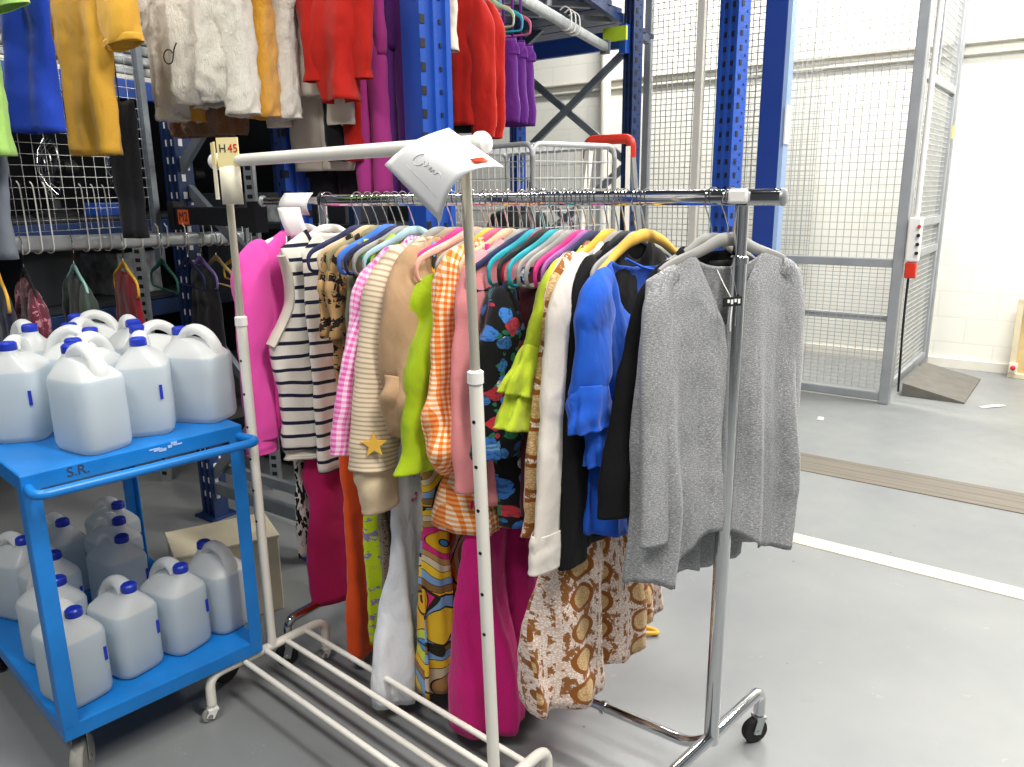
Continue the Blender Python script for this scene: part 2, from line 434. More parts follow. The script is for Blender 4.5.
tag(frame_obj(MB().box((0, 0, .0015), (11, .10, .003)), 'trim_3', M['line'], .8, 3.385, smooth=False), kind='structure')
tag(frame_obj(MB().box((0, 0, .002), (11, .30, .004)), 'trim_4', M['strip'], .8, 4.44, smooth=False), kind='structure')
wd = MB(); P0 = V((-.62, 5.6, 0)); P1 = P0 - AV*3.9; P2 = P1 - LV*7
for p, q in ((P0, P1), (P1, P2)): wd.bar(p+V((0, 0, 1.5)), q+V((0, 0, 1.5)), .08, 3.0)
tag(wd.build('aisle_gloom_panel', M['aisle_gloom'], smooth=False), kind='structure')  # near-black panel standing in for the darkness of a deep aisle

# cage round the goods lift
def wire_panel(mb, a0, a1, z0, z1, step, r, step_z=None, y=0.0):
    n = int(round((a1-a0)/step)); k = int(round((z1-z0)/(step_z or step)))
    for i in range(n+1):
        x = a0+(a1-a0)*i/n; mb.box((x, y, (z0+z1)/2), (2*r, 2*r, z1-z0))
    for j in range(k+1):
        z = z0+(z1-z0)*j/k; mb.box(((a0+a1)/2, y+2*r, z), (a1-a0, 2*r, 2*r))
    return mb
cage = thing('mesh_cage', 'tall grey steel mesh cage with a side door against the white wall', 'cage', ab(-1.13, 6.06), RA)
H = 4.0
m = MB(); wire_panel(m, -1.0, -.03, .1, 1.0, .05, .0019, .028); m.build('mesh_panel', M['mesh_wire'], cage, smooth=False)
m = MB(); wire_panel(m, -1.0, -.03, 1.04, H, .052, .0021); m.build('mesh_panel', M['mesh_wire'], cage, smooth=False)
m = MB(); wire_panel(m, -1.97, -1.06, .1, H, .045, .003); m.build('mesh_panel', M['mesh_wire'], cage, smooth=False)
m = MB(); wire_panel(m, -1.97, -1.06, .12, H, .045, .0022, y=1.5); m.build('mesh_panel', M['mesh_wire'], cage, smooth=False)
m = MB()
m.box((-.0, 0, H/2), (.07, .07, H)); m.box((-2.0, 0, H/2), (.06, .06, H)); m.box((-1.03, 0, H/2), (.05, .05, H))
for zz in (.05, 1.02): m.box((-1.0, 0, zz), (2.0, .05, .06))
m.box((-1.0, 0, H), (2.0, .05, .05)); m.box((0, .8, H), (.05, 1.6, .05))
m.box((0, 1.52, H/2), (.06, .06, H))
m.box((-.5, .03, .62), (1.0, .02, .05))
m.build('frame', M['grey_steel'], cage, smooth=False, bevel=.006)
m = MB()
for y in (.14, 1.40): m.box((0, y, H/2+.05), (.045, .05, H-.1))
for zz in (.12, 1.05, 1.28, 2.29): m.box((0, .77, zz), (.045, 1.22, .06))
m.box((0, .62, 3.1), (.03, .03, 1.6))
b = MB()
for i in range(26): b.box((0, .165+i*.05, 1.2), (.004, .004, 2.2))
for j in range(56): b.box((.004, .77, .14+j*.038), (.004, 1.22, .005))
for i in range(26): b.box((0, .165+i*.05, 3.1), (.004, .004, 1.65))
for j in range(32): b.box((.004, .77, 2.33+j*.05), (.004, 1.22, .005))
d = m.build('door_frame', M['grey_steel'], cage, smooth=False, bevel=.004)
b.build('door_mesh', M['mesh_wire'], d, smooth=False)
MB().box((-1.55, -.01, H/2), (.06, .06, H)).build('post', M['white_paint'], cage, smooth=False, bevel=.005)
hg = MB().cyl((.03, 1.42, 1.92), (.03, 1.42, 2.02), .022, 12); hg.build('hinge', M['ply'], d)
pc = thing('pendant_control', 'white push button control box hanging on the corner post of the mesh cage', 'control box', ab(-1.13, 6.06, 1.0)+AV*.085-BV*.02, RA)
MB().box((0, 0, .19), (.085, .07, .30)).build('box', M['white_plastic'], pc, bevel=.01)
MB().tube([(0, 0, .34), (0, 0, 1.2), (.01, 0, 2.9)], .019, 10).build('conduit', M['white_plastic'], pc)
MB().box((0, 0, -.02), (.07, .06, .11)).build('plug', M['red_plastic'], pc, bevel=.008)
for q, zz in enumerate((.10, .16, .22, .28)):
    MB().cyl((.03, -.03, zz), (.03, -.047, zz), .012, 12).build('button', M['red_plastic'] if q == 3 else M['black'], pc)
MB().tube(bez([(-.01, .0, -.07), (-.012, .01, -.4), (0, .03, -.9)], 8), .008, 8).build('cable', M['black'], pc)
rp = MB(); ra = [(0, .3, 0), (.42, .3, 0), (0, 1.2, 0), (.42, 1.2, 0), (0, .3, .10), (0, 1.2, .10), (.42, .3, .010), (.42, 1.2, .010)]
rp.v = [V(p) for p in ra]
for f in ((0, 1, 6, 4), (2, 5, 7, 3), (4, 6, 7, 5), (0, 4, 5, 2), (1, 3, 7, 6), (0, 2, 3, 1)): rp.face(f)
o = rp.build('access_ramp', M['ramp'], smooth=False); o.location = ab(-1.07, 6.06, .001); o.rotation_euler = (0, 0, RA)
tag(o, 'dark grey wedge ramp on the floor at the door of the mesh cage', 'ramp')
# blue column in front of the cage
bc = thing('blue_column', 'solid dark blue steel column with a pale blue edge before the mesh cage', 'column', ab(-2.06, 5.96), RA)
MB().box((0, 0, 2.1), (.16, .10, 4.2)).build('shaft', M['column_blue'], bc, bevel=.006, smooth=False)
MB().box((.095, .0, 2.1), (.03, .10, 4.2)).build('edge_strip', M['pale_blue'], bc, smooth=False)
o = MB().box((0, 0, 0), (.012, .11, .27)).build('notice_card', M['paper'], smooth=False); o.location = ab(-2.06, 5.96, 1.99)+AV*.117-BV*.01; o.rotation_euler = (0, 0, RA)
tag(o, 'small white notice card fixed to the pale edge of the blue column', 'notice')
# plywood board at the right
pb = thing('plywood_panel', 'pale plywood panel with a frame leaning on the white wall at right', 'panel', ab(-.48, 7.50, 0), RA)
MB().box((.45, .03, .32), (.9, .02, .62)).build('board', M['ply'], pb, smooth=False)
m = MB(); m.box((.02, 0, .32), (.045, .06, .64)); m.box((.45, 0, .64), (.9, .06, .04)); m.box((.45, 0, .02), (.9, .06, .04)); m.box((.88, 0, .32), (.04, .06, .64))
m.build('frame', M['cream_board'], pb, smooth=False, bevel=.004)
MB().box((.03, -.037, .09), (.06, .014, .08)).build('switch_plate', M['white_plastic'], pb, smooth=False, bevel=.003)
MB().lathe([(.02, 0), (.02, .016), (.012, .022)], (.03, -.044, .09), 14, M=Matrix.Rotation(pi/2, 3, 'X')).build('switch_knob', M['red_plastic'], pb)
o = MB().cyl((0, 0, 0), (0, 0, 4.8), .055, 16).build('drain_pipe', M['white_paint']); o.location = ab(-4.39, 7.55); tag(o, 'white vertical pipe on the back wall beside the far rack upright', 'pipe')
# litter
for q, (x, y, rz, lb) in enumerate(((3.46, 5.40, .2, 'longer white paper scrap on the grey floor beyond the ramp'), (2.12, 5.15, 1.1, 'tiny white scrap on the grey floor in front of the cage'))):
    s = (.10, .022) if q == 0 else (.04, .02)
    o = MB().grid([[(-s[0], -s[1], .003), (0, -s[1]*1.2, .008), (s[0], -s[1]*.6, .003)], [(-s[0], s[1], .004), (0, s[1]*.8, .01), (s[0], s[1], .003)]]).build('paper_scrap', M['paper'], solid=.0015)
    o.location = (x, y, 0); o.rotation_euler = (0, 0, rz); tag(o, lb, 'scrap')

# ------------------------------------------------------------------ pallet racking
def upright(root, x, y, h, w, dep, rz, mat, name='upright', plate=True, hole='black', side=True, cols=((-.2, 1), (.2, 1))):
    """perforated channel: face w, depth dep, keyhole notches as insets"""
    R = Matrix.Rotation(rz, 3, 'Z')
    prof = [(-w/2, 0), (-w*.34, 0), (-w*.30, .012), (-w*.1, .012), (-w*.06, 0), (w*.06, 0), (w*.1, .012), (w*.30, .012), (w*.34, 0), (w/2, 0), (w/2, dep), (w*.32, dep), (w*.32, dep-.012), (w/2-.012, dep-.012), (w/2-.012, .014), (-w/2+.012, .014), (-w/2+.012, dep-.012), (-w*.32, dep-.012), (-w*.32, dep), (-w/2, dep)]
    m = MB(); m.loft([[V((x, y, z)) + R @ V((a, b, 0)) for a, b in prof] for z in (.005, h)])
    k = m; z = .12
    while z < h:
        for sx, bs in cols:
            k.box(V((x, y, z+(0 if bs == 1 else .038))) + R @ V((sx*w, .0105 if abs(sx) < .32 else -.0005, 0)), (.017*bs, .006 if abs(sx) < .32 else .004, .027*bs), rz, 1)
        for sx in ((-1, 1) if side else (1,)):
            k.box(V((x, y, z)) + R @ V((sx*w/2, dep*.35, 0)), (.006, .018, .030), rz, 1)
            k.box(V((x, y, z+.038)) + R @ V((sx*w/2, dep*.72, 0)), (.005, .009, .012), rz, 1)
        z += .075
    o = m.build(name, [mat, M[hole]], root, smooth=False)
    if plate: MB().box(V((x, y, .006)) + R @ V((0, dep/2, 0)), (w*1.5, dep*1.8, .012), rz).build('foot_plate', mat, root, smooth=False, bevel=.002)
    return o
def brace(root, p, q, r=.02, mat=None, name='brace'):
    return MB().bar(p, q, r*1.2, r*2).build(name, mat or M['brace'], root, smooth=False)
FL = V((-1.50, 3.58, 0)); FR = V((-.815, 3.10, 0)); fdir = (FR-FL).normalized(); rzf = atan2(fdir.y, fdir.x)
fr = thing('pallet_rack', 'navy pallet rack end frame with crossed grey braces behind the blue trolley', 'rack frame')
upright(fr, FL.x, FL.y, 3.4, .10, .08, rzf, M['rack_dark'], hole='white_plastic'); upright(fr, FR.x, FR.y, 3.4, .10, .08, RD(38), M['rack_blue'], cols=((-.42, 1), (0, .5), (.42, 1)))  # left leg: white insets imitate light showing through its holes
dn = V((-fdir.y, fdir.x, 0))*.03
zz = [.16, .95, 1.6, 2.3, 3.0]
brace(fr, FL+dn+V((0, 0, .16)), FR+dn+V((0, 0, .16)), .028); brace(fr, FL+dn*2+V((0, 0, .26)), FR+dn*2+V((0, 0, .26)), .022)
for i in range(4):
    a, b = (FL, FR) if i % 2 == 0 else (FR, FL)
    brace(fr, a+dn*(1+i % 2)+V((0, 0, zz[i]+.03)), b+dn*(1+i % 2)+V((0, 0, zz[i+1])), .022)
brace(fr, FR+dn*3+V((0, 0, .2)), FL+dn*3+V((0, 0, .95)), .02)
# frame off to the left that carries the other end of the rails
fo = thing('pallet_rack', 'navy pallet rack end frame at the near end of the hanging rails', 'rack frame')
g0 = FL - LV*2.35; g1 = FR - LV*2.35 + V((-.12, -.12, 0))
upright(fo, g0.x, g0.y, 3.2, .1, .08, rzf, M['rack_dark']); upright(fo, g1.x-.1, g1.y, 3.2, .1, .08, rzf, M['rack_blue'])
# middle frame + far frame (right bay)
ML = V((-.245, 2.84, 0))
fm = thing('pallet_rack', 'broad bright blue perforated rack upright between the red and white clothes', 'rack frame')
upright(fm, ML.x, ML.y, 3.6, .125, .12, RD(38), M['rack_blue'], side=False, cols=((-.42, 1.05), (.2, .5)))
ff = thing('pallet_rack', 'slim far rack upright with crossed grey braces beside the red topped ladder', 'rack frame')
FA = V((.79, 5.5, 0)); FB = FA - AV*.95
upright(ff, FA.x, FA.y, 3.6, .10, .08, RD(-58), M['rack_dark']); upright(ff, FB.x, FB.y, 3.6, .10, .08, RD(-58), M['rack_blue'])
for z0, z1 in ((2.45, 1.75), (1.75, 2.45), (1.7, 1.0), (1.0, 1.7), (3.1, 2.5)):
    s = V((0, .05 if z0 > z1 else .09, 0))
    brace(ff, FA+s+V((0, 0, z0)), FB+s+V((0, 0, z1)), .024)
fk = thing('pallet_rack', 'dark blue perforated rack upright beside the solid blue column', 'rack frame')
upright(fk, 1.21, 4.62, 4.2, .13, .10, RD(-55), M['rack_blue'], side=False); upright(fk, 1.285, 4.60, 4.2, .07, .06, RD(25), M['rack_blue'])
# shelf beams
def beam(p, q, h, mat, label, w=.045, lip=None):
    p, q = V(p), V(q)
    t = thing('shelf_beam', label, 'beam', p)
    MB().bar((0, 0, 0), q-p, w, h).build('beam', mat, t, smooth=False, bevel=.004)
    m = MB(); dd = (q-p).normalized()
    for e, s in ((V((0, 0, 0)), 1), (q-p, -1)): m.bar(e+dd*s*.0+V((0, 0, -h*.8)), e+V((0, 0, h*.8)), w*1.25, .05, up=dd)
    m.build('end_bracket', mat, t, smooth=False)
    if lip: MB().bar(V((0, 0, h/2+.012)), q-p+V((0, 0, h/2+.012)), w*.9, .022).build('top_edge', lip, t, smooth=False)
    return t
beam(FB+V((.03, -.03, 2.50)), FA+V((-.03, -.02, 2.50)), .11, M['rack_blue'], 'blue cross beam at the far end of the upper clothes rail')
o = MB().box((0, 0, 0), (.17, .02, .085), RA).build('shelf_label', M['lime_label'], smooth=False); o.location = FA+V((-.10, -.085, 2.52)); tag(o, 'lime green label stuck on the far blue cross beam', 'label')
dk = MB()
for i in range(13): dk.bar(V((-.1, 3.6, 2.66))+LV*i*.24-AV*1.15, V((-.1, 3.6, 2.66))+LV*i*.24+AV*.05, .21, .03)
for k in (-1.1, 0): dk.bar(V((-.1, 3.5, 2.63))+AV*k, V((-.1, 3.5, 2.63))+LV*3.0+AV*k, .04, .06)
o = dk.build('rack_deck', M['rack_dark'], smooth=False); tag(o, 'dark blue slatted shelf deck over the upper clothes rail', 'shelf deck')
for q, (u, v) in enumerate(((.15, .85), (.55, 1.3), (.9, 1.75))):
    o = MB().bar(V((-.1, 3.6, 2.61))+LV*(u)-AV*.95, V((-.1, 3.6, 2.61))+LV*(v+.25), .035, .03).build('roof_brace', M['galv'], smooth=False)
    tag(o, 'pale grey diagonal tie under the dark shelf deck over the clothes rail', 'brace', 'diagonal ties under the shelf deck')
# back shelves on the left (behind the wire mesh)
def bk(t, off=0.0, z=0.0): return V((-2.23, 4.02, 0)) + LV*t + V((-.925, .38, 0))*off + V((0, 0, z))
beam(bk(-1.6, 0, 2.1), bk(1.7, 0, 2.1), .10, M['rack_blue'], 'blue shelf beam with a white top edge behind the wire mesh', lip=M['white_paint'])
beam(bk(-1.6, 0, 1.37), bk(1.7, 0, 1.37), .09, M['rack_dark'], 'dark blue shelf beam level with the white hooks behind the wire mesh')
beam(bk(-1.6, 0, .92), bk(1.7, 0, .92), .09, M['rack_dark'], 'dark blue lower shelf beam behind the jugs on the trolley')
for zz, lb in ((2.17, 'upper dark rack shelf carrying pale wrapped bundles'), (1.43, 'middle dark rack shelf carrying the round fans'), (.98, 'lower dark rack shelf behind the hanging dark clothes'), (3.55, 'unseen shade board added over the left bay')):
    m = MB(); m.bar(bk(-1.7, .42, zz), bk(1.8, .42, zz), .86, .02)
    if zz > 2.5: m = MB(); m.bar(bk(-1.9, -.2, zz), bk(1.8, -.2, zz), 2.0, .04)  # out-of-view board, added only to shade the left bay
    tag(m.build('shelf_board', M['dark_box'], smooth=False), lb, 'shelf')
bs = thing('pallet_rack', 'dark rack uprights carrying the shelves behind the wire mesh', 'rack frame')
for tt in (-1.65, 1.75):
    for oo in (.0, .85): upright(bs, bk(tt, oo).x, bk(tt, oo).y, 3.0, .09, .07, RD(67), M['rack_dark'])
random.seed(4)
lbs = ['pale wrapped bundle leftmost on the upper shelf', 'pale wrapped bundle left of the blue shelf post', 'pale wrapped bundle behind the mustard polo shirt', 'pale wrapped bundle right of the mustard polo shirt', 'pale wrapped bundle beside the white fur coat']
for q, tt in enumerate((-.1, .22, .5, .82, 1.15)):
    m = MB(); z = 0
    for k in range(7):
        hh = random.uniform(.05, .075); m.box((random.uniform(-.01, .01), 0, z+hh/2), (.26+random.uniform(-.02, .02), .34, hh-.008), random.uniform(-.04, .04)); z += hh
    o = m.build('wrapped_bundle', M['wrap'], smooth=True, bevel=.014); o.location = bk(tt, .25, 2.185); o.rotation_euler = (0, 0, atan2(LV.y, LV.x)); tag(o, lbs[q], 'bundle', 'wrapped bundles on the upper shelf')
def fan(tt, off, lb, r=.16):
    f = thing('electric_fan', lb, 'fan', bk(tt, off, 1.44), RD(-45))
    MB().lathe([(.11, 0), (.11, .02), (.03, .04), (.022, .09)], seg=20).build('base', M['black'], f)
    c = V((0, 0, .09+r)); g = MB(); R = Matrix.Rotation(pi/2, 3, 'X')
    for rr in (r, r*.72, r*.42):
        g.tube([c+V((rr*cos(a*pi/16), -.05*(1-(rr/r)**2), rr*sin(a*pi/16))) for a in range(32)], .0035, 6, closed=True)
    for a in range(24): g.tube([c+V((.03*cos(a*pi/12), -.055, .03*sin(a*pi/12))), c+V((r*.6*cos(a*pi/12), -.04, r*.6*sin(a*pi/12))), c+V((r*cos(a*pi/12), 0, r*sin(a*pi/12)))], .0016, 4)
    g.build('guard', M['wire'], f)
    MB().lathe([(.03, 0), (.03, .05), (.045, .06), (.04, .12), (.0, .14)], c+V((0, -.0, 0)), 16, M=Matrix.Rotation(-pi/2, 3, 'X')).build('motor', M['black'], f)
    for k in range(3):
        b = MB(); a0 = k*2*pi/3; pts = []
        for i in range(5):
            rr = .03+(r*.86-.03)*i/4
            pts.append([c+V((rr*cos(a0+s*.42*(.6+.4*i/4)), -.012+.014*s, rr*sin(a0+s*.42*(.6+.4*i/4)))) for s in (-1, 0, 1)])
        b.grid(pts); b.build('blade', M['dark_box'], f, solid=.003)
fan(.55, .22, 'round black fan on the shelf below the mustard polo shirt'); fan(.12, .22, 'round black fan on the shelf behind the royal blue top'); fan(1.12, .3, 'round black fan on the shelf left of the dark rack upright', .14)
for q, (tt, off, zz, d, mk, lb) in enumerate(((.35, .12, 1.44, (.2, .12, .07), 'rack_blue', 'small blue box lying before the round fans'), (-.35, .3, 1.44, (.3, .3, .26), 'dark_box', 'dark carton on the fan shelf behind the pale green top'), (.0, .3, .99, (.34, .3, .3), 'dark_box', 'dark carton on the lower shelf behind the green jacket'), (.55, .3, .99, (.3, .3, .24), 'wrap', 'pale carton on the lower shelf behind the green hanger'), (1.1, .3, .99, (.32, .3, .3), 'dark_box', 'dark carton on the lower shelf left of the rack frame'))):
    m = MB().box((0, 0, d[2]/2), d); o = m.build('storage_box', M[mk], smooth=False, bevel=.006); o.location = bk(tt, off, zz+.0); o.rotation_euler = (0, 0, atan2(LV.y, LV.x)); tag(o, lb, 'box')
# perforated pale posts of the grey shelving further back
def slotted(x, y, h, lb, w=.05):
    t = thing('slotted_post', lb, 'post', (x, y, 0), RD(-12))
    k = MB().box((0, 0, h/2), (w, .03, h)); z = .05
    while z < h-.02:
        k.box((0, -.014, z), (w*.55, .006, .02), mi=1); z += .045
    k.build('post', [M['galv'], M['black']], t, smooth=False)
slotted(-1.93, 4.1, 1.95, 'slotted pale steel post left of the navy rack upright'); slotted(-1.27, 3.95, 1.72, 'slotted white steel post right of the white rack pole'); slotted(-.90, 4.2, 1.70, 'slotted white steel post under the cream trousers')
dsh = thing('shelving_unit', 'dark steel shelving unit with black cartons behind the rack frame', 'shelving', (-1.2, 4.5, 0), RA)
m = MB()
for zz in (.1, .55, 1.0, 1.38): m.box((0, 0, zz), (1.5, .5, .03))
m.build('shelf', M['dark_box'], dsh, smooth=False)
for sx in (-.74, .74):
    for sy in (-.24, .24): MB().box((sx, sy, .85), (.04, .04, 1.7)).build('post', M['rack_dark'], dsh, smooth=False)
for q, (x, zz, d, mk) in enumerate(((-.5, 1.395, (.36, .3, .16), 'dark_box'), (-.05, 1.395, (.3, .3, .1), 'wrap'), (.4, 1.395, (.34, .3, .2), 'dark_box'), (-.45, 1.015, (.4, .34, .28), 'dark_box'), (.1, 1.015, (.36, .34, .24), 'dark_box'), (.5, .565, (.36, .3, .3), 'dark_box'))):
    p = V((-1.2, 4.5, 0)) + AV*x + V((0, 0, zz)); o = MB().box((0, 0, d[2]/2), d).build('carton', M[mk], smooth=False, bevel=.005); o.location = p; o.rotation_euler = (0, 0, RA)
    tag(o, ['black carton at the left end of the dark shelving top', 'pale flat carton on the dark shelving top', 'black carton at the right end of the dark shelving top', 'black carton left on the third dark shelf', 'black carton right on the third dark shelf', 'black carton on the second dark shelf'][q], 'carton')
# wire mesh on the left
mp = thing('wire_mesh_panel', 'dark steel wire mesh panel behind the mustard polo and blue top', 'mesh panel', FL+V((-.04, -.06, 0)), atan2(-LV.y, -LV.x))
m = MB(); wire_panel(m, .05, 1.75, 1.42, 3.1, .052, .0010, .04); m.build('mesh', M['wire'], mp, smooth=False)
m = MB()
for x in (.03, 1.77): m.box((x, 0, 2.2), (.03, .03, 1.9))
for z in (1.38, 3.12): m.box((.9, 0, z), (1.77, .03, .03))
m.build('frame', M['brace'], mp, smooth=False)
bb = beam(V((-1.46, 3.50, 1.46)), V((-.99, 3.13, 1.46)), .075, M['black'], 'black shelf beam with an orange label beside the white hooks')
def text_mesh(s, size, mat, name, loc, rot, parent=None, extr=.0006, align='CENTER'):
    cu = bpy.data.curves.new(name, 'FONT'); cu.body = s; cu.size = size; cu.extrude = extr; cu.align_x = align; cu.align_y = 'CENTER'
    to = bpy.data.objects.new(name+'_tmp', cu); COL.objects.link(to)
    me = bpy.data.meshes.new_from_object(to.evaluated_get(bpy.context.evaluated_depsgraph_get()))
    COL.objects.unlink(to); bpy.data.objects.remove(to)
    me.materials.clear(); me.materials.append(mat)
    o = link(bpy.data.objects.new(name, me)); o.location = loc; o.rotation_euler = rot
    if parent: o.parent = parent
    return o
ol = thing('orange_label', 'orange label reading M2 on the black beam behind the rail', 'label', V((-1.40, 3.425, 1.455)), atan2(-.37, .47))
MB().box((0, 0, 0), (.085, .006, .062)).build('card', M['orange'], ol, smooth=False)
text_mesh('M2', .055, M['ink'], 'lettering', (0, -.0038, 0), (pi/2, 0, 0), ol)

# ------------------------------------------------------------------ hangers and garments
def hanger(loc, rx, col, label, group=None, W=.205, drop=.062, neck=-.085, thick=.005, tall=.0085, rail_r=.0235, wide=False, bar=True, name='clothes_hanger', seg=8):
    """local x across the garment, z=0 at the rail's centre"""
    t = thing(name, label, 'hanger', loc, rx, group)
    zt = neck-drop
    if wide:
        top = bez([(-W, 0, zt-.012), (-W*.75, 0, zt+.008), (-W*.4, 0, neck-.018), (-.03, 0, neck-.004), (0, 0, neck), (.03, 0, neck-.004), (W*.4, 0, neck-.018), (W*.75, 0, zt+.008), (W, 0, zt-.012)], 5)
        m = MB().tube(top, [thick*1.2]*len(top), 10, fixed=(0, 1, 0), r2=[tall*(.8+.9*max(0, 1-abs(p.x)/W)) for p in top])
    else:
        half = [(0, 0, neck-.004), (.03, 0, neck-.007), (W*.42, 0, neck-.028), (W*.8, 0, zt+.012), (W*.955, 0, zt-.004), (W, 0, zt-.026), (W*.97, 0, zt-.05), (W*.88, 0, zt-.056)]
        if not bar: half = half[:5]
        if bar:
            pts = bez(half, 5); left = [V((-p.x, 0, p.z)) for p in pts[1:]][::-1]
            loop = left + pts
            m = MB().tube(loop, thick, seg, closed=True, fixed=(0, 1, 0), r2=[tall*(1.65-.85*min(1, abs(p.x)/W)) if p.z > zt-.02 else thick*.9 for p in loop])
        else:
            pts = bez(half, 5); left = [V((-p.x, 0, p.z)) for p in pts[1:]][::-1]
            m = MB().tube(left+pts, thick, seg, fixed=(0, 1, 0), r2=[tall*(1.5-.7*min(1, abs(p.x)/W)) for p in left+pts])
    m.build('shoulder_bar', col, t)
    r = rail_r
    hk = [(0, 0, neck+.002), (0, 0, neck+.02), (r*.5, 0, -r*1.6), (r, 0, -r*.6)] + [(r*cos(a), 0, r*sin(a)) for a in [i*pi/8 for i in range(0, 9)]] + [(-r, 0, -r*.5)]
    MB().tube(hk, .0019, 6).build('hook', M['chrome'], t)
    return t

def cloth_body(W, ztip, zneck, hem, neck=(.075, .05, .01), wprof=None, T=.022, Tprof=None, k=3.0, amp=.012, seed=1, hemcurve=0.0, hemf=None, nu=72, nv=44, vneck=False, shift=None, armhole=None):
    """closed cloth tube: two sheets joined at shoulders and sides, open at neck and hem"""
    rnd = random.Random(seed); ph = [rnd.uniform(0, 6.28) for _ in range(8)]
    nw, fd, bd = neck
    wprof = wprof or [(0, W), (1, W*.95)]
    rings = []; uvs = []
    for j in range(nv+1):
        tt = (j/nv)**1.15; ring = []; ur = []
        for i in range(nu+1):
            a = 2*pi*i/nu; cx, sy = cos(a), sin(a)
            xs = math.copysign(abs(cx)**.75, cx); ys = math.copysign(abs(sy)**.7, sy)
            x0 = xs*W; ax = abs(x0)
            if ax < nw:
                q = ax/nw; dip = fd if sy > 0 else bd
                z0 = zneck - dip*((1-q) if vneck and sy > 0 else sqrt(max(0, 1-q*q)))
            else: z0 = zneck+(ztip-zneck)*((ax-nw)/(W-nw))**1.15
            he = hem(xs, sy) if callable(hem) else hem
            z = z0+(he-z0)*tt
            D = max(0, (zneck-z)/max(.01, zneck-(hem(0, 1) if callable(hem) else hem)))
            wz = interp(wprof, D)
            x = xs*wz
            if armhole and D < armhole[0]:
                q = D/armhole[0]; lim = wz - armhole[1]*sin(pi*min(1, q))**.8
                x = max(-lim, min(lim, x))
            g = min(1, max(0, (z0-z))/.07)**.6
            Tz = interp(Tprof, D) if Tprof else T*(.75+.5*D)
            f = min(1, tt*1.5)*amp
            y = ys*Tz*g + f*(sin(k*2*pi*x/.4+ph[0]) + .55*sin(k*2.1*2*pi*x/.4+ph[1]+D*2) + .3*sin(D*9+x*14+ph[2])*ys)
            x += f*.5*sin(D*7+ph[3])*(.3+abs(xs))
            if shift: sxh = shift(D); x += sxh[0]; y += sxh[1]
            ring.append((x, y, z)); ur.append((x + (.0 if sy >= 0 else .37), z))
        rings.append(ring[:-1]); uvs.append(ur)
    return rings, uvs
def sleeve_rings(path, nseg=22, sub=7, wob=.12, seed=1, creases=7, ruf=None):
    """path: (x, y, z, r_along_hanger, r_thickness)"""
    rnd = random.Random(seed); ph = [rnd.uniform(0, 6.28) for _ in range(4)]
    P = bez([p[:3] for p in path], sub); RX = bez([(p[3], p[4], 0) for p in path], sub)
    rings = []; uvs = []; n = len(P); L = 0
    for i in range(n):
        t = P[min(i+1, n-1)]-P[max(0, i-1)]; t.normalize()
        if i: L += (P[i]-P[i-1]).length
        ay = V((0, 1, 0)); ay = (ay-t*ay.dot(t)).normalized(); axx = ay.cross(t).normalized()
        r = []; u = []
        for k in range(nseg+1):
            a = 2*pi*k/nseg; q = i/n
            w = 1+wob*min(1, q*3)*(sin(2*a+ph[0]+q*4)*.6+sin(3*a+ph[1]-q*creases)+.6*sin(creases*2.2*q+ph[2]+2*sin(a)))
            if ruf: w += ruf[1]*q*sin(ruf[0]*a+ph[3]); 
            r.append(P[i]+axx*(cos(a)*RX[i].x*w)+ay*(sin(a)*RX[i].y*w)); u.append((cos(a)*RX[i].x+(.0 if sin(a) > 0 else .2), P[i].z))
        rings.append(r[:-1]); uvs.append(u)
    return rings, uvs
def arm(W, ztip, ln, r0=.075, r1=.05, out=.02, ty=.028, dy=0.0, side=1, flare=None, **kw):
    """straight hanging sleeve"""
    e = flare or r1
    path = [(W-.055, 0, ztip+.012, .02, .008), (W-.018, dy*.1, ztip-.012, r0*.62, ty*.75), (W+out*.2-.005, dy*.3, ztip-.09, r0*.95, ty), (W+out*.55, dy*.6, ztip-ln*.45, (r0+r1)/2, ty), (W+out*.9, dy*.9, ztip-ln*.85, r1, ty*.9), (W+out, dy, ztip-ln, e, ty*.9)]
    path = [(side*p[0], p[1], p[2], p[3], p[4]) for p in path]
    return sleeve_rings(path, **kw)
def put(rings_uvs, name, mat, parent, solid=.0022, wr=.010):
    m = MB(); m.loft(rings_uvs[0], 0, False, False, rings_uvs[1]); o = m.build(name, mat, parent, angle=180)
    if wr:
        for key, sz, st in (('wrinkle', .055, wr), ('fold', .14, wr*1.6)):
            tx = bpy.data.textures.get(key) or bpy.data.textures.new(key, 'CLOUDS'); tx.noise_scale = sz; tx.noise_depth = 2
            d = o.modifiers.new(key, 'DISPLACE'); d.texture = tx; d.strength = st; d.mid_level = .5; d.texture_coords = 'GLOBAL' if parent is None else 'LOCAL'
    if solid:
        d = o.modifiers.new('solid', 'SOLIDIFY'); d.thickness = solid; d.offset = 0
    return o
def strip(path, halfw, name, mat, parent, up=(0, 0, 1), wav=0.0, freq=10, n=2, solid=.002):
    """ribbon of cloth along a path"""
    P = [V(p) for p in path]; pts = []; uvs = []
    for i, p in enumerate(P):
        t = P[min(i+1, len(P)-1)]-P[max(0, i-1)]; t.normalize(); s = V(up); s = (s-t*s.dot(t)).normalized(); nrm = t.cross(s)
        pts.append([p+s*(halfw*(2*k/n-1))+nrm*(wav*sin(freq*i/len(P)*6.28)*(k/n)) for k in range(n+1)]); uvs.append([(i*.01, halfw*k) for k in range(n+1)])
    return MB().grid(pts, 0, uvs).build(name, mat, parent, solid=solid, angle=180)

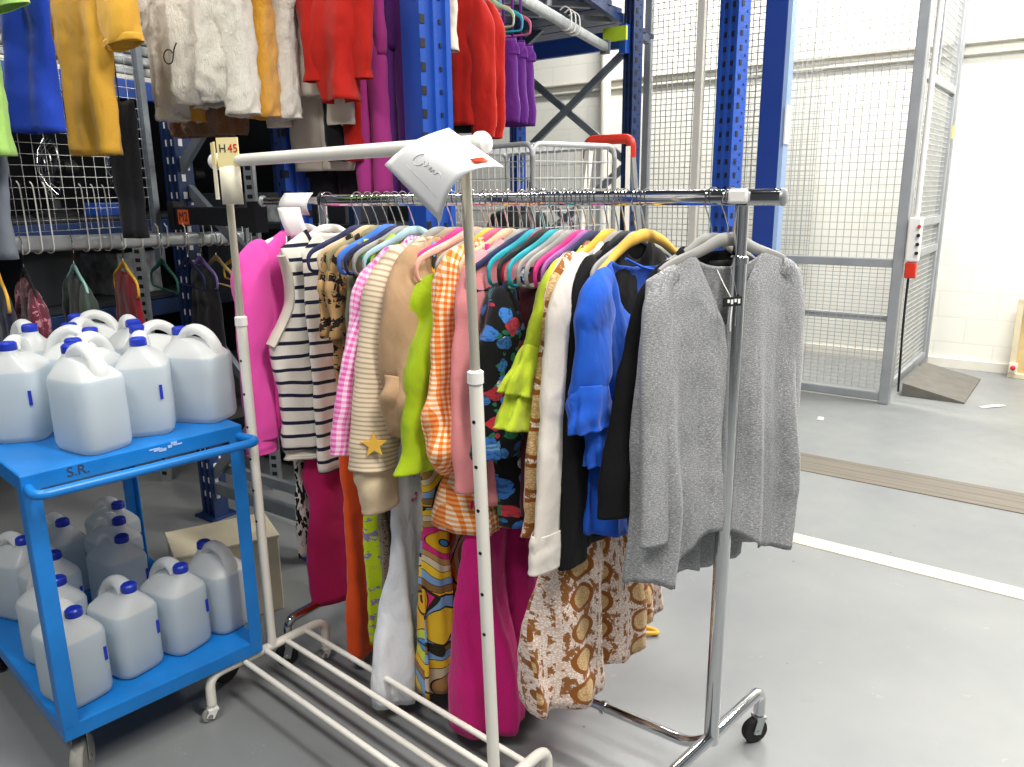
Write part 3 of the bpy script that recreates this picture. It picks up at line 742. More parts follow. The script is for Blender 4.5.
# ---- chrome rack axes
PL = V((-.60, 2.56, 0)); PR = V((.508, 1.748, 0)); RL = (PR-PL).length; DV = (PR-PL).normalized(); NV = V((DV.y, -DV.x, 0)); RN = atan2(NV.y, NV.x)
RZ = 1.528
SHIFT = [(.12, 0), (.30, .032), (.85, .034), (1.10, .016), (1.25, 0)]
def on_rail(s): return PL + (PR-PL)*((s+interp(SHIFT, s))/1.3486) + V((0, 0, RZ))
GA = 'clothes on the chrome rack'; GH = 'hangers on the chrome rack'
ZN = -.095; ZT = -.155
def garment(name, label, cat, s, rot=0.0, group=GA, loc=None, rx=None):
    return thing(name, label, cat, loc if loc is not None else on_rail(s), (rx if rx is not None else RN)+RD(rot), group)
def rz_(z): return z-RZ     # world height -> local height
def hang(s, col, label, rot=0.0, **kw): return hanger(on_rail(s), RN+RD(rot), HC[col], label, GH, **kw)

def tops(name, label, cat, s, fabk, hem, W=.2, rot=0, slv=None, sfab=None, neck=(.075, .05, .01), zdrop=0.0, one=True, **kw):
    """a shirt-like garment: body plus two sleeves"""
    g = garment(name, label, cat, s, rot)
    zt = ZT+zdrop; zn = ZN+zdrop
    put(cloth_body(W, zt, zn, hem, neck, seed=sum(map(ord, name)) % 97 + int(s*100), **kw), 'body', F[fabk], g)
    if slv:
        for sd in (1, -1):
            put(arm(W, zt, side=sd, seed=int(s*1000) % 50+sd, **slv), 'sleeve', F[sfab or fabk], g)
    return g

# 1 pink jumper
hang(-.10, 'white', 'white hanger inside the pink jumper at the left rail end')
g = tops('pink_jumper', 'bright pink long sleeved jumper at the left end of the chrome rack', 'jumper', -.10, 'pink', rz_(.80), W=.205, slv=dict(ln=.60, r0=.075, r1=.062, out=.03, ty=.04), T=.045, k=2.2, amp=.012)
for sd in (1, -1): put(sleeve_rings([(sd*.236, 0, -.745, .062, .036), (sd*.236, 0, -.775, .06, .036), (sd*.236, 0, -.80, .058, .036)], wob=.03), 'cuff', F['pink'], g)
# 2 striped vest
hang(.025, 'white', 'white hanger inside the navy striped knit vest', rot=-16, W=.165)
g = garment('striped_vest', 'cream knit vest with navy stripes and ribbed armholes on chrome rack', 'vest', .03, -16)
vw = [(0, .195), (.3, .195), (.5, .225), (1, .215)]
put(cloth_body(.20, ZT, ZN, rz_(.74), (.085, .16, .02), wprof=vw, T=.036, k=1.8, amp=.012, seed=5, vneck=True, armhole=(.5, .045)), 'body', F['stripe'], g)
for sd in (1, -1):
    path = []
    for i in range(15):
        D = .10+.40*i/14; x = interp(vw, D)-.045*sin(pi*min(1, D/.5))**.8
        path.append(V((sd*(x+.004), .006, ZN-D*(ZN-rz_(.74)))))
    MB().tube(path, .030, 10, fixed=(0, 1, 0), r2=.013).build('armhole_band', F['cream_rib'], g)
nb = bez([(-.088, .006, ZN+.004), (-.05, .036, ZN-.09), (0, .044, ZN-.155), (.05, .036, ZN-.09), (.088, .006, ZN+.004)], 6)
MB().tube(nb, .006, 8).build('neck_trim', F['navy_trim'], g)
MB().tube([p+V((0, .003, -.022)) for p in nb], .0035, 6).build('neck_trim', F['navy_trim'], g)
put(cloth_body(.212, rz_(.765), rz_(.765), rz_(.705), (.2, .0, .0), wprof=[(0, .216), (1, .212)], T=.036, k=1.8, amp=.01, seed=5, nv=8), 'hem_band', F['cream_rib'], g)
# striped cardigan just behind
hang(.155, 'navy', 'navy hanger tip between striped vest and patterned shirts')
g = tops('striped_cardigan', 'cream and navy striped garment with low hem under the knit vest', 'cardigan', .065, 'stripe', rz_(.66), W=.15, T=.018, amp=.006)
# patterned shirts
for s, lb, cl, hl in ((.192, 'tan and black patterned short sleeved shirt nearest the striped vest', 'beige', 'beige hanger in the patterned shirt nearest the striped vest'), (.222, 'tan and black patterned short sleeved shirt beside the olive top', 'olive', 'olive hanger in the patterned shirt beside the olive top')):
    hang(s, cl, hl)
    g = tops('patterned_shirt', lb, 'shirt', s, 'tan_print', rz_(.98), W=.172, slv=dict(ln=.24, r0=.045, r1=.045, out=-.005, ty=.016), T=.012, amp=.003)
# olive top on blue hanger
hang(.256, 'blue', 'bright blue hanger with the olive embroidered top', W=.2, tall=.011, thick=.0065)
g = garment('olive_tunic', 'olive embroidered strap top hanging on the bright blue hanger', 'top', .262)
put(cloth_body(.18, -.212, -.212, rz_(1.02), (.175, 0, 0), wprof=[(0, .18), (.5, .185), (1, .195)], T=.02, k=3, amp=.008, seed=9), 'body', F['olive'], g)
for sd in (1, -1): strip([(sd*.12, .004, -.12), (sd*.14, .004, -.17), (sd*.15, .004, -.22)], .012, 'strap', F['olive'], g, up=(1, 0, 0))
m = MB()
for i in range(9):
    for sy in (1, -1): m.box((-.16+i*.04, sy*.027, rz_(1.05)+.02*(i % 2)), (.018, .003, .03), 0)
m.build('embroidery', F['tan_print'], g, smooth=False)
hang(.283, 'navy', 'navy hanger tip just right of the bright blue hanger')
# colourful strip
hang(.315, 'grey', 'grey hanger with a green tag over the multicoloured top')
g = tops('multicoloured_tunic', 'red and green patterned top under the grey hanger with green tag', 'top', .318, 'multi_print', rz_(.95), W=.17, slv=dict(ln=.22, r0=.05, r1=.05, out=.01, ty=.018), zdrop=-.04, T=.014, amp=.004)
o = MB().box((0, 0, 0), (.036, .002, .042), 0).build('size_tag', HC['green'], smooth=False); o.location = on_rail(.328)+NV*.165+V((0, 0, -.165)); o.rotation_euler = (0, .3, RN); tag(o, 'green paper tag hanging on the grey hanger', 'tag')
# pink gingham
hang(.355, 'lightblue', 'pale blue hanger behind the pink gingham shirt')
g = tops('pink_gingham_shirt', 'pink gingham shirt with long sleeves left of the ribbed beige jumper', 'shirt', .418, 'pink_gingham', rz_(.70), W=.185, slv=dict(ln=.52, r0=.07, r1=.055, out=.15, ty=.03, dy=-.035), T=.018, amp=.006)
for q, z in enumerate((.83, .76)):
    put(cloth_body(.19, rz_(z), rz_(z), rz_(z-.09), (.18, 0, 0), wprof=[(0, .19), (1, .225)], T=.03, k=7, amp=.011, seed=11+q, nv=10), 'frill', F['pink_gingham'], g)
# ribbed beige jumper with star
hang(.45, 'grey', 'long grey hanger over the pink gingham shirt')
g = garment('ribbed_jumper', 'beige ribbed jumper with a yellow star patch on the sleeve', 'jumper', .462, 0)
put(cloth_body(.195, ZT, ZN, rz_(.80), T=.024, amp=.008, seed=21), 'body', F['rib_beige'], g)
for sd in (1, -1):
    put(arm(.195, ZT, .56, r0=.088, r1=.08, out=.10, ty=.055, dy=-.02, side=sd, seed=3, wob=.05), 'sleeve', F['rib_beige'], g)
    put(sleeve_rings([(sd*.29, -.02, ZT-.545, .068, .047), (sd*.288, -.02, ZT-.60, .066, .046), (sd*.28, -.018, ZT-.68, .062, .042)], wob=.04), 'cuff', F['beige'], g)
st = [(.036*(1 if k % 2 == 0 else .42)*sin(k*pi/5), 0, .036*(1 if k % 2 == 0 else .42)*cos(k*pi/5)) for k in range(10)]
m = MB(); Rm = Matrix.Rotation(RD(-46), 3, 'Z'); cpos = V((.336, .030, ZT-.475))
m.loft([[cpos + Rm @ V((p[0], yy, p[2])) for p in st] for yy in (-.003, .003)]); m.build('star_patch', HC['gold'], g, smooth=False)
# mushroom print dress under it
g = tops('print_dress', 'green and yellow printed garment hem under the ribbed beige jumper', 'dress', .345, 'mushroom', rz_(.64), W=.17, T=.02, amp=.006, wprof=[(0, .17), (1, .24)])
# taupe blouse
hang(.50, 'taupe', 'taupe hanger standing high behind the taupe blouse')
hang(.535, 'magenta', 'magenta hanger tip behind the taupe blouse')
g = garment('taupe_blouse', 'taupe blouse with rolled sleeve beside the lime green shirt', 'blouse', .512, 0)
put(cloth_body(.205, ZT+.005, ZN, rz_(.86), T=.03, amp=.012, seed=31), 'body', F['taupe'], g)
for sd in (1, -1):
    put(sleeve_rings([(sd*.15, 0, ZT+.015, .02, .01), (sd*.19, .01, ZT-.02, .06, .03), (sd*.215, .02, ZT-.12, .085, .046), (sd*.235, .028, ZT-.28, .09, .056), (sd*.245, .03, ZT-.38, .075, .05), (sd*.24, .03, ZT-.46, .035, .03)], wob=.16, seed=8), 'sleeve', F['taupe'], g)
    put(sleeve_rings([(sd*.255, .024, ZT-.30, .062, .045), (sd*.272, .026, ZT-.37, .06, .045), (sd*.262, .028, ZT-.45, .04, .032)], wob=.14, seed=4), 'rolled_cuff', F['taupe'], g)
# lime shirt with pink hanger
hang(.575, 'pink', 'pale pink hanger with rounded corners over the lime green shirt', rot=0, W=.238, thick=.006, tall=.0095)
g = garment('lime_shirt', 'lime green linen shirt with wide sleeve under the pink hanger', 'shirt', .588, 0)
put(cloth_body(.195, ZT-.075, ZN-.075, rz_(.80), T=.034, amp=.016, seed=41), 'body', F['lime'], g)
for sd in (1, -1): put(arm(.195, ZT-.072, .47, r0=.092, r1=.092, out=.035, ty=.055, side=sd, seed=5, wob=.17, flare=.10), 'sleeve', F['lime'], g)
hang(.615, 'grey', 'grey hanger between the lime shirt and orange gingham blouse')
hang(.633, 'yellow', 'yellow hanger top behind the white rack pole')
# orange gingham
hang(.655, 'rose', 'rose pink hanger in the orange gingham blouse')
g = garment('gingham_blouse', 'orange and white gingham blouse with gathered puff sleeves', 'blouse', .662, 0)
put(cloth_body(.19, ZT, ZN, rz_(.66), wprof=[(0, .19), (.5, .2), (1, .25)], T=.028, Tprof=[(0, .02), (.6, .035), (1, .125)], k=4, amp=.014, seed=51), 'body', F['orange_gingham'], g)
for sd in (1, -1):
    put(sleeve_rings([(sd*.14, 0, ZT+.015, .02, .01), (sd*.185, 0, ZT-.015, .055, .025), (sd*.205, 0, ZT-.12, .065, .032), (sd*.215, 0, ZT-.30, .07, .034), (sd*.225, 0, ZT-.42, .08, .045), (sd*.23, 0, ZT-.50, .07, .045), (sd*.23, 0, ZT-.545, .03, .02)], wob=.14, seed=6, creases=14), 'sleeve', F['orange_gingham'], g)
# salmon top
hang(.69, 'beige', 'beige hanger top between pink and grey hangers')
g = tops('salmon_jersey', 'salmon pink long sleeved top behind the white rack pole', 'top', .728, 'salmon', rz_(.74), W=.20, slv=dict(ln=.58, r0=.068, r1=.05, out=.03, ty=.03), T=.055, amp=.010, k=2)
hang(.735, 'grey', 'grey hanger right of the salmon top')
hang(.765, 'navy', 'navy hanger with its open corner sticking out over the floral top', rot=-3, W=.25, thick=.006, drop=.075)
# floral top
g = garment('floral_blouse', 'black top with blue and red flower print on the navy hanger', 'top', .80, 0)
put(cloth_body(.19, ZT-.08, ZN-.07, rz_(.68), wprof=[(0, .19), (.5, .195), (1, .17)], T=.04, k=3, amp=.013, seed=61), 'body', F['floral'], g)
for sd in (1, -1): put(arm(.19, ZT-.075, .40, r0=.08, r1=.075, out=.01, ty=.05, side=sd, seed=9, wob=.13), 'sleeve', F['floral'], g)
for s, cl, lb in ((.775, 'teal', 'teal hanger nearest the salmon top'), (.805, 'black', 'black hanger between the two teal hangers'), (.835, 'teal', 'teal hanger behind the floral top collar'), (.862, 'grey', 'grey hanger right of the teal hangers'), (.885, 'grey', 'grey hanger left of the magenta hanger'), (.912, 'magenta', 'magenta hanger left of the lime ruffled blouse'), (.935, 'purple', 'purple hanger beside the lime ruffled blouse'), (.955, 'navy', 'navy hanger behind the purple hanger'), (.80, 'red', 'red hanger top behind the grey hangers')):
    hang(s, cl, lb, W=.2 if cl != 'red' else .18)
g = tops('maroon_jersey', 'dark maroon top hanging between floral and lime blouses', 'top', .845, 'maroon', rz_(.72), W=.17, T=.018, amp=.006, zdrop=-.05)
g = tops('black_dress', 'long black dress hanging low between magenta and snake print skirts', 'dress', .90, 'black', rz_(.36), W=.17, T=.018, amp=.006, zdrop=-.05)
# lime ruffle blouse
g = garment('ruffled_blouse', 'bright lime yellow blouse with ruffled bell sleeve', 'blouse', .975, 0)
put(cloth_body(.19, ZT-.015, ZN-.01, rz_(.88), T=.022, amp=.01, seed=71), 'body', F['lime_yellow'], g)
for sd in (1, -1):
    put(sleeve_rings([(sd*.14, 0, ZT, .02, .01), (sd*.185, -.004, ZT-.03, .055, .022), (sd*.215, -.012, ZT-.12, .06, .026), (sd*.235, -.018, ZT-.20, .066, .028)], wob=.08, seed=3), 'sleeve', F['lime_yellow'], g)
    put(sleeve_rings([(sd*.232, -.018, ZT-.185, .066, .027), (sd*.25, -.024, ZT-.23, .082, .030), (sd*.268, -.03, ZT-.29, .098, .034)], wob=.05, seed=12, nseg=60, ruf=(9, .16)), 'ruffle', F['lime_yellow'], g)
    put(sleeve_rings([(sd*.245, -.022, ZT-.235, .07, .026), (sd*.268, -.03, ZT-.30, .08, .030), (sd*.285, -.036, ZT-.365, .10, .036)], wob=.05, seed=15, nseg=60, ruf=(8, .18)), 'ruffle', F['lime_yellow'], g)
# snake print dress
hang(1.0, 'yellow', 'amber yellow hanger with curled end over the snake print dress', W=.195, thick=.007, tall=.011)
g = garment('snake_print_dress', 'long snake print dress with tan diamonds on the amber hanger', 'dress', .992, 0)
put(cloth_body(.18, ZT, ZN, lambda x, s: rz_(.285)-.03*x, (.08, .06, .01), wprof=[(0, .18), (.35, .17), (.6, .23), (1, .295)], T=.03, Tprof=[(0, .02), (.4, .022), (1, .07)], k=1.9, amp=.028, seed=83, nv=60, nu=96), 'body', F['snake'], g)
for sd in (1, -1): put(arm(.18, ZT, .62, r0=.08, r1=.075, out=.075, ty=.034, dy=-.02, side=sd, seed=14, flare=.08), 'sleeve', F['snake'], g)
# white shirt
hang(1.03, 'grey', 'grey hanger in the white shirt with turned cuff')
g = garment('white_shirt', 'off white shirt with straight sleeve and turned back cuff', 'shirt', 1.032, 0)
put(cloth_body(.19, ZT, ZN, rz_(.74), T=.02, amp=.007, seed=85), 'body', F['white'], g)
for sd in (1, -1):
    put(arm(.195, ZT, .66, r0=.085, r1=.078, out=.085, ty=.024, dy=-.012, side=sd, seed=2, wob=.05), 'sleeve', F['white'], g)
    put(sleeve_rings([(sd*.278, -.012, ZT-.60, .079, .026), (sd*.282, -.012, ZT-.64, .081, .028), (sd*.285, -.012, ZT-.69, .083, .028)], wob=.03), 'cuff', F['white'], g)
# black top
hang(1.05, 'black', 'black hanger in the long black top left of the blue blouse')
g = tops('black_jersey', 'plain black long sleeved top between white shirt and blue blouse', 'top', 1.05, 'black', rz_(.70), W=.20, slv=dict(ln=.70, r0=.05, r1=.055, out=.03, ty=.024, wob=.05), T=.022, amp=.006)
# blue blouse on yellow hanger
hang(1.08, 'grey', 'grey hanger directly behind the yellow wooden hanger')
hang(1.104, 'gold', 'broad yellow hanger carrying the blue tie neck blouse', rot=-8, wide=True, W=.19, thick=.008, tall=.0095)
g = tops('black_camisole', 'black sleeveless top seen inside the neckline of the blue blouse', 'top', 1.082, 'black', rz_(.82), W=.175, T=.012, amp=.003, neck=(.06, .05, .0))
g = garment('tie_neck_blouse', 'royal blue blouse with tie neck and frilled sleeve on yellow hanger', 'blouse', 1.112, -8)
put(cloth_body(.20, ZT-.018, ZN-.035, lambda x, s: rz_(.70)+.05*x, (.135, .16, .03), wprof=[(0, .20), (.4, .19), (1, .215)], T=.026, k=3.4, amp=.016, seed=91), 'body', F['blue'], g)
for sd in (1, -1):
    put(sleeve_rings([(sd*.15, 0, ZT-.01, .02, .01), (sd*.192, .004, ZT-.05, .05, .024), (sd*.215, .006, ZT-.14, .058, .030), (sd*.224, .008, ZT-.24, .056, .032), (sd*.224, .01, ZT-.27, .054, .032)], wob=.1, seed=3), 'sleeve', F['blue'], g)
    put(sleeve_rings([(sd*.224, .01, ZT-.25, .054, .032), (sd*.228, .014, ZT-.30, .062, .036), (sd*.226, .018, ZT-.35, .066, .038)], wob=.06, seed=19, nseg=60, ruf=(9, .14)), 'frill', F['blue'], g, wr=.004)
    put(sleeve_rings([(sd*.19, .014, ZT-.32, .042, .024), (sd*.19, .018, ZT-.38, .052, .028), (sd*.186, .022, ZT-.44, .056, .030)], wob=.06, seed=21, nseg=60, ruf=(8, .16)), 'frill', F['blue'], g, wr=.004)
tie = [(.125, .028, ZN-.035), (.06, .036, ZN-.06), (.0, .04, ZN-.066), (-.06, .036, ZN-.052), (-.125, .024, ZN-.03)]
MB().tube(bez(tie, 5), .0035, 6).build('neck_tie', F['blue'], g)
MB().tube(bez([(-.04, .038, ZN-.06), (-.05, .047, ZN-.085), (-.042, .048, ZN-.15), (-.05, .046, ZN-.21)], 5), [.004]*16, 6, r2=.009).build('tie_tail', F['blue'], g)
MB().tube(bez([(-.038, .038, ZN-.058), (-.025, .05, ZN-.08), (-.03, .05, ZN-.13), (-.024, .048, ZN-.17)], 5), [.004]*16, 6, r2=.009).build('tie_tail', F['blue'], g)
MB().lathe([(.001, -.01), (.011, -.006), (.012, .004), (.001, .01)], (-.038, .043, ZN-.062), 10).build('tie_knot', F['blue'], g)
# black cardigan
hang(1.282, 'grey', 'grey hanger in the black cardigan behind the grey top', rot=-22, W=.16)
g = garment('black_cardigan', 'black long sleeved cardigan beside the grey marl top', 'cardigan', 1.282, -22)
put(cloth_body(.15, ZT, ZN-.005, rz_(.74), (.08, .10, .02), T=.02, amp=.008, seed=95), 'body', F['black'], g)
for sd in (1, -1): put(arm(.15, ZT, .56, r0=.05, r1=.056, out=.085, ty=.022, dy=-.03, side=sd, seed=7, wob=.07), 'sleeve', F['black'], g)
# grey top
hang(1.322, 'grey', 'grey hanger carrying the grey marl top', rot=-27, W=.195, bar=False, thick=.0065, tall=.0105)
g = garment('grey_marl_jersey', 'grey marl v neck top facing the camera at the right rack end', 'top', 1.325, -27)
def ghem(x, s):
    b = rz_(.65) + .012*sin(x*9) + (.02 if x < 0 else -.005)*abs(x)
    return b + (.11*max(0, 1-((x-.05)/.55)**2) if s > 0 else -.03*(1-abs(x)))
put(cloth_body(.226, ZT-.012, ZN-.02, ghem, (.10, .17, .035), wprof=[(0, .222), (.25, .232), (1, .245)], T=.03, Tprof=[(0, .010), (.3, .018), (1, .03)], k=3.1, amp=.017, seed=103, vneck=True, nv=56, nu=96), 'body', F['heather'], g, wr=.004)
put(arm(.200, ZT-.012, .60, r0=.04, r1=.036, out=.005, ty=.018, dy=.030, side=1, seed=23, wob=.07), 'sleeve', F['heather'], g, wr=.004)
put(arm(.212, ZT-.012, .60, r0=.04, r1=.034, out=.012, ty=.02, dy=-.01, side=-1, seed=25, wob=.07), 'sleeve', F['heather'], g, wr=.004)
MB().grid([[(x, -.010+.02*abs(x)*4, z - .0) for x in (-.05, -.02, .02, .05)] for z in (ZN-.04, ZN-.062)]).build('neck_label', F['black'], g, solid=.002)
MB().tube(bez([(.03, -.002, ZN-.06), (.036, .03, ZN-.09), (.03, .05, ZN-.12)], 5), .001, 5).build('tag_thread', M['white_plastic'], g)
bt = MB().box((.03, .052, ZN-.125), (.052, .003, .02)).build('brand_tag', M['black'], g, smooth=False)
m = MB()
for q in range(4): m.box((.013+q*.010, .0545, ZN-.125+.002*(q % 2)), (.006, .001, .007 if q % 2 else .010))
m.build('tag_lettering', M['paper'], bt, smooth=False)
MB().tube(bez([(.032, .054, ZN-.135), (.036, .056, ZN-.165), (.034, .055, ZN-.19)], 4), .0016, 5).build('tag_loop', M['white_plastic'], g)

# long things hanging lower
def longone(name, label, cat, s, fabk, top, bottom, W0, W1, T=.022, k=3, amp=.012, seed=1, shift=None, rot=0, hemf=None, **kw):
    g = garment(name, label, cat, s, rot)
    put(cloth_body(W0, rz_(top), rz_(top)+.002, hemf or rz_(bottom), (W0*.97, 0, 0), wprof=[(0, W0), (.25, (W0+W1)/2), (1, W1)], T=T, k=k, amp=amp, seed=seed, shift=shift, nv=50, **kw), 'skirt', F[fabk], g)
    for sd in (1, -1):
        strip([(sd*W0*.7, 0, -.11), (sd*W0*.75, 0, rz_(top)/2-.05), (sd*W0*.78, 0, rz_(top)-.01)], .009, 'hanging_loop', F[fabk], g, up=(1, 0, 0))
    return g
longone('zebra_skirt', 'black and white printed skirt edge left of the raspberry trousers', 'skirt', -.055, 'zebra', 1.05, .33, .14, .16, T=.014, amp=.005, seed=2)
# raspberry trousers with two legs
g = garment('raspberry_trousers', 'raspberry pink wide trousers under the striped vest', 'trousers', .035, -16)
put(cloth_body(.15, rz_(.98), rz_(.982), rz_(.70), (.145, 0, 0), wprof=[(0, .15), (1, .17)], T=.014, amp=.003, seed=4, nv=16), 'waist', F['raspberry'], g)
for sd in (1, -1): put(sleeve_rings([(sd*.06, 0, rz_(.74), .06, .016), (sd*.068, 0, rz_(.66), .078, .028), (sd*.075, 0, rz_(.45), .08, .034), (sd*.075, 0, rz_(.16), .085, .036)], wob=.1, seed=6), 'trouser_leg', F['raspberry'], g)
for sd in (1, -1): strip([(sd*.10, 0, -.11), (sd*.11, 0, -.35), (sd*.11, 0, rz_(.97))], .009, 'hanging_loop', F['raspberry'], g, up=(1, 0, 0))
longone('orange_skirt', 'long bright orange skirt hanging below the patterned dress', 'skirt', .185, 'orange', 1.1, .05, .14, .19, T=.034, k=2, amp=.01, seed=7)
longone('lime_floral_dress', 'narrow lime dress with lilac flowers right of the orange skirt', 'dress', .262, 'lime_floral', 1.05, .13, .14, .18, T=.02, k=3, amp=.008, seed=8)
longone('leopard_skirt', 'brown leopard spotted skirt behind the white cotton skirt', 'skirt', .325, 'leopard', 1.05, .28, .15, .18, T=.034, k=4, amp=.01, seed=9)
longone('white_skirt', 'long flared white cotton skirt reaching almost to the floor', 'skirt', .425, 'white_cotton', .95, .045, .13, .31, T=.045, k=3, amp=.014, seed=10)
longone('retro_dress', 'long dress with yellow blue and pink swirling retro pattern', 'dress', .535, 'retro', 1.05, .09, .17, .225, T=.032, k=4.5, amp=.016, seed=12)
longone('magenta_skirt', 'long magenta tiered skirt hanging behind the white rack pole', 'skirt', .705, 'magenta', .95, .05, .16, .27, T=.05, Tprof=[(0, .03), (.5, .05), (1, .10)], k=2.4, amp=.022, seed=13)

# ------------------------------------------------------------------ chrome garment rack
cr = thing('chrome_clothes_rack', 'chrome rolling clothes rack loaded with colourful clothes', 'clothes rack')
def oval_tube(p, q, rw, rh, seg=20):
    p, q = V(p), V(q); t = (q-p).normalized(); a = t.cross(V((0, 0, 1))).normalized(); u = a.cross(t)
    return MB().loft([[c + a*(rw*math.copysign(abs(cos(x))**.6, cos(x))) + u*(rh*math.copysign(abs(sin(x))**.8, sin(x))) for x in [2*pi*k/seg for k in range(seg)]] for c in (p, q)])
e0 = PL - DV*.30 + V((0, 0, RZ-.004)); e1 = PR + DV*.085 + V((0, 0, RZ+.002))
oval_tube(e0, PL+V((0, 0, RZ-.002)), .0095, .0125).build('rail_extension', M['chrome'], cr)
oval_tube(PL+V((0, 0, RZ-.002)), e1, .012, .0175).build('rail', M['chrome'], cr)
for c, dd in ((e0, -1), (e1, 1)): MB().lathe([(.019, 0), (.019, .006), (.012, .01)], c, 14, M=(DV*dd).to_track_quat('Z', 'Y').to_matrix()).build('end_cap', M['galv'], cr)
MB().tube([PL+V((0, 0, RZ))+NV*(.0165*cos(a))+V((0, 0, .0215*sin(a))) for a in [k*pi/10 for k in range(20)]], .004, 6, closed=True).build('clamp_ring', M['black'], cr)
MB().box(PR+V((0, 0, RZ+.004))+NV*.017-DV*.004, (.045, .012, .032), atan2(DV.y, DV.x)).build('clamp_knob', M['white_plastic'], cr, bevel=.006)
ZC = .165
for P, nl, CV in ((PL, .27, NV), (PR, .27, V((-.70, -.714, 0)))):
    MB().cyl(P+V((0, 0, 1.36)), P+V((0, 0, RZ-.016)), .0155, 20).build('upper_pole', M['chrome'], cr)
    MB().lathe([(.0155, 0), (.021, .002), (.021, .016), (.0155, .02)], P+V((0, 0, 1.385)), 20).build('collar', M['chrome'], cr)
    R = Matrix.Rotation(atan2(DV.y, DV.x), 3, 'Z')
    sq = [(.0185*math.copysign(abs(cos(t))**.8, cos(t)), .0185*math.copysign(abs(sin(t))**.8, sin(t))) for t in [2*pi*(k+.5)/24 for k in range(24)]]
    MB().loft([[P + R @ V((x, y, 0)) + V((0, 0, z)) for x, y in sq] for z in (.150, 1.392)]).build('lower_pole', M['chrome'], cr)
    e0_, e1_ = P+CV*nl, P-CV*.27
    pts = [e0_+V((0, 0, .09)), e0_+V((0, 0, ZC)), e1_+V((0, 0, ZC)), e1_+V((0, 0, .09))]
    MB().tube(rounded(pts, .07, 8), .0165, 14).build('base_tube', M['chrome'], cr)
def caster(parent, p, r, w, wheel, rz, fork, name='caster'):
    R = Matrix.Rotation(rz, 3, 'Z')
    f = MB(); top = p.z
    f.cyl(p, p-V((0, 0, .018)), .012, 12)
    f.box(p-V((0, 0, .02)), (.03, w+.012, .008), rz)
    for sd in (-1, 1):
        a = p + R @ V((0, sd*(w/2+.004), -.02)); b = V((p.x, p.y, r)) + R @ V((-.012, sd*(w/2+.004), 0))
        f.bar(a, b+V((0, 0, -.006)), .003, .024, up=R @ V((1, 0, 0)))
    fo = f.build(name, fork, parent, smooth=False)
    c = V((p.x, p.y, r)) + R @ V((-.012, 0, 0)); ax = (R @ V((0, 1, 0))).to_track_quat('Z', 'Y').to_matrix()
    MB().lathe([(r*.6, -w/2), (r*.93, -w/2), (r, -w*.3), (r, w*.3), (r*.93, w/2), (r*.6, w/2)], c, 24, M=ax).build('wheel', wheel, fo)
    MB().lathe([(.005, -w/2-.008), (.008, -w/2-.006), (.008, w/2+.006), (.005, w/2+.008)], c, 10, M=ax).build('axle', M['wire'], fo)
    return fo
for P, nl, CV in ((PL, .27, NV), (PR, .27, V((-.70, -.714, 0)))):
    for sd in (nl, -.27): caster(cr, P+CV*sd+V((0, 0, .10)), .038, .022, M['rubber'], .3, M['galv'])
zl = .118
MB().tube(rounded([PL+V((0, 0, ZC-.006)), PL+DV*.06+V((0, 0, zl)), PL+DV*.86+V((0, 0, zl))], .04), .0175, 14).build('long_tube', M['chrome'], cr)
MB().tube(rounded([PL+DV*.78+V((0, 0, zl)), PR-DV*.06+V((0, 0, zl)), PR+V((0, 0, ZC-.006))], .04), .0145, 14).build('long_tube', M['chrome'], cr)
for q in (.85, 1.05): MB().cyl(PL+DV*q+V((0, 0, zl)), PL+DV*(q+.012)+V((0, 0, zl)), .0195, 14).build('joint_ring', M['wire'], cr)
# ------------------------------------------------------------------ white garment rack
wr = thing('white_clothes_rack', 'empty white tubular clothes rack standing in front of the clothes', 'clothes rack')
WB = V((-.776, 2.22, 0)); WF = V((-.052, 1.585, 0)); WD = (WF-WB).normalized(); WN = V((-WD.y, WD.x, 0)); WL = V((-.035, -.012, 0))   # WN points away to the right
ZB = .148
MB().cyl(WB-WD*.05+V((0, 0, 1.636)), WF+WL+WD*.045+V((0, 0, 1.638)), .0155, 18).build('top_bar', M['white_paint'], wr)
for c, s in ((WB-WD*.05, -1), (WF+WL+WD*.045, 1)):
    MB().lathe([(.018, -.012), (.0225, -.006), (.0225, .006), (.018, .014), (.0, .018)], c+V((0, 0, 1.637)), 18, M=(WD*s).to_track_quat('Z', 'Y').to_matrix()).build('end_cap', M['white_plastic'], wr)
for P, ln, rn, zj, LN in ((WB, .215, .20, 1.20, WL*0), (WF, .215, .20, 1.18, WL)):
    def lean(z): return P + LN*((z-ZB)/1.51) + V((0, 0, z))
    MB().cyl(lean(zj-.02), lean(1.628), .0105, 14).build('upper_pole', M['white_pole'], wr)
    lp = MB().cyl(P+V((0, 0, ZB)), lean(zj), .0145, 18).build('lower_pole', M['white_paint'], wr)
    MB().lathe([(.0145, -.02), (.0175, -.018), (.0175, .006), (.012, .010)], lean(zj), 18).build('collar', M['white_plastic'], wr)
    k = MB(); q = V((-WD.x*.3-.3, -.9, 0)).normalized()
    for z in (1.08, .98, .88, .78, .68, .58): k.cyl(lean(z)+q*.0138, lean(z)+q*.0152, .0042, 8)
    k.build('pin_hole', M['black'], lp, smooth=False)
    pts = [P-WN*ln+V((0, 0, .055)), P-WN*ln+V((0, 0, ZB)), P+WN*rn+V((0, 0, ZB)), P+WN*rn+V((0, 0, .055))]
    MB().tube(rounded(pts, .06, 8), .0145, 14).build('cross_tube', M['white_paint'], wr)
    for sd, l2 in ((-1, ln), (1, rn)): caster(wr, P+WN*sd*l2+V((0, 0, .058)), .021, .014, M['grey_wheel'], .7, M['white_plastic'])
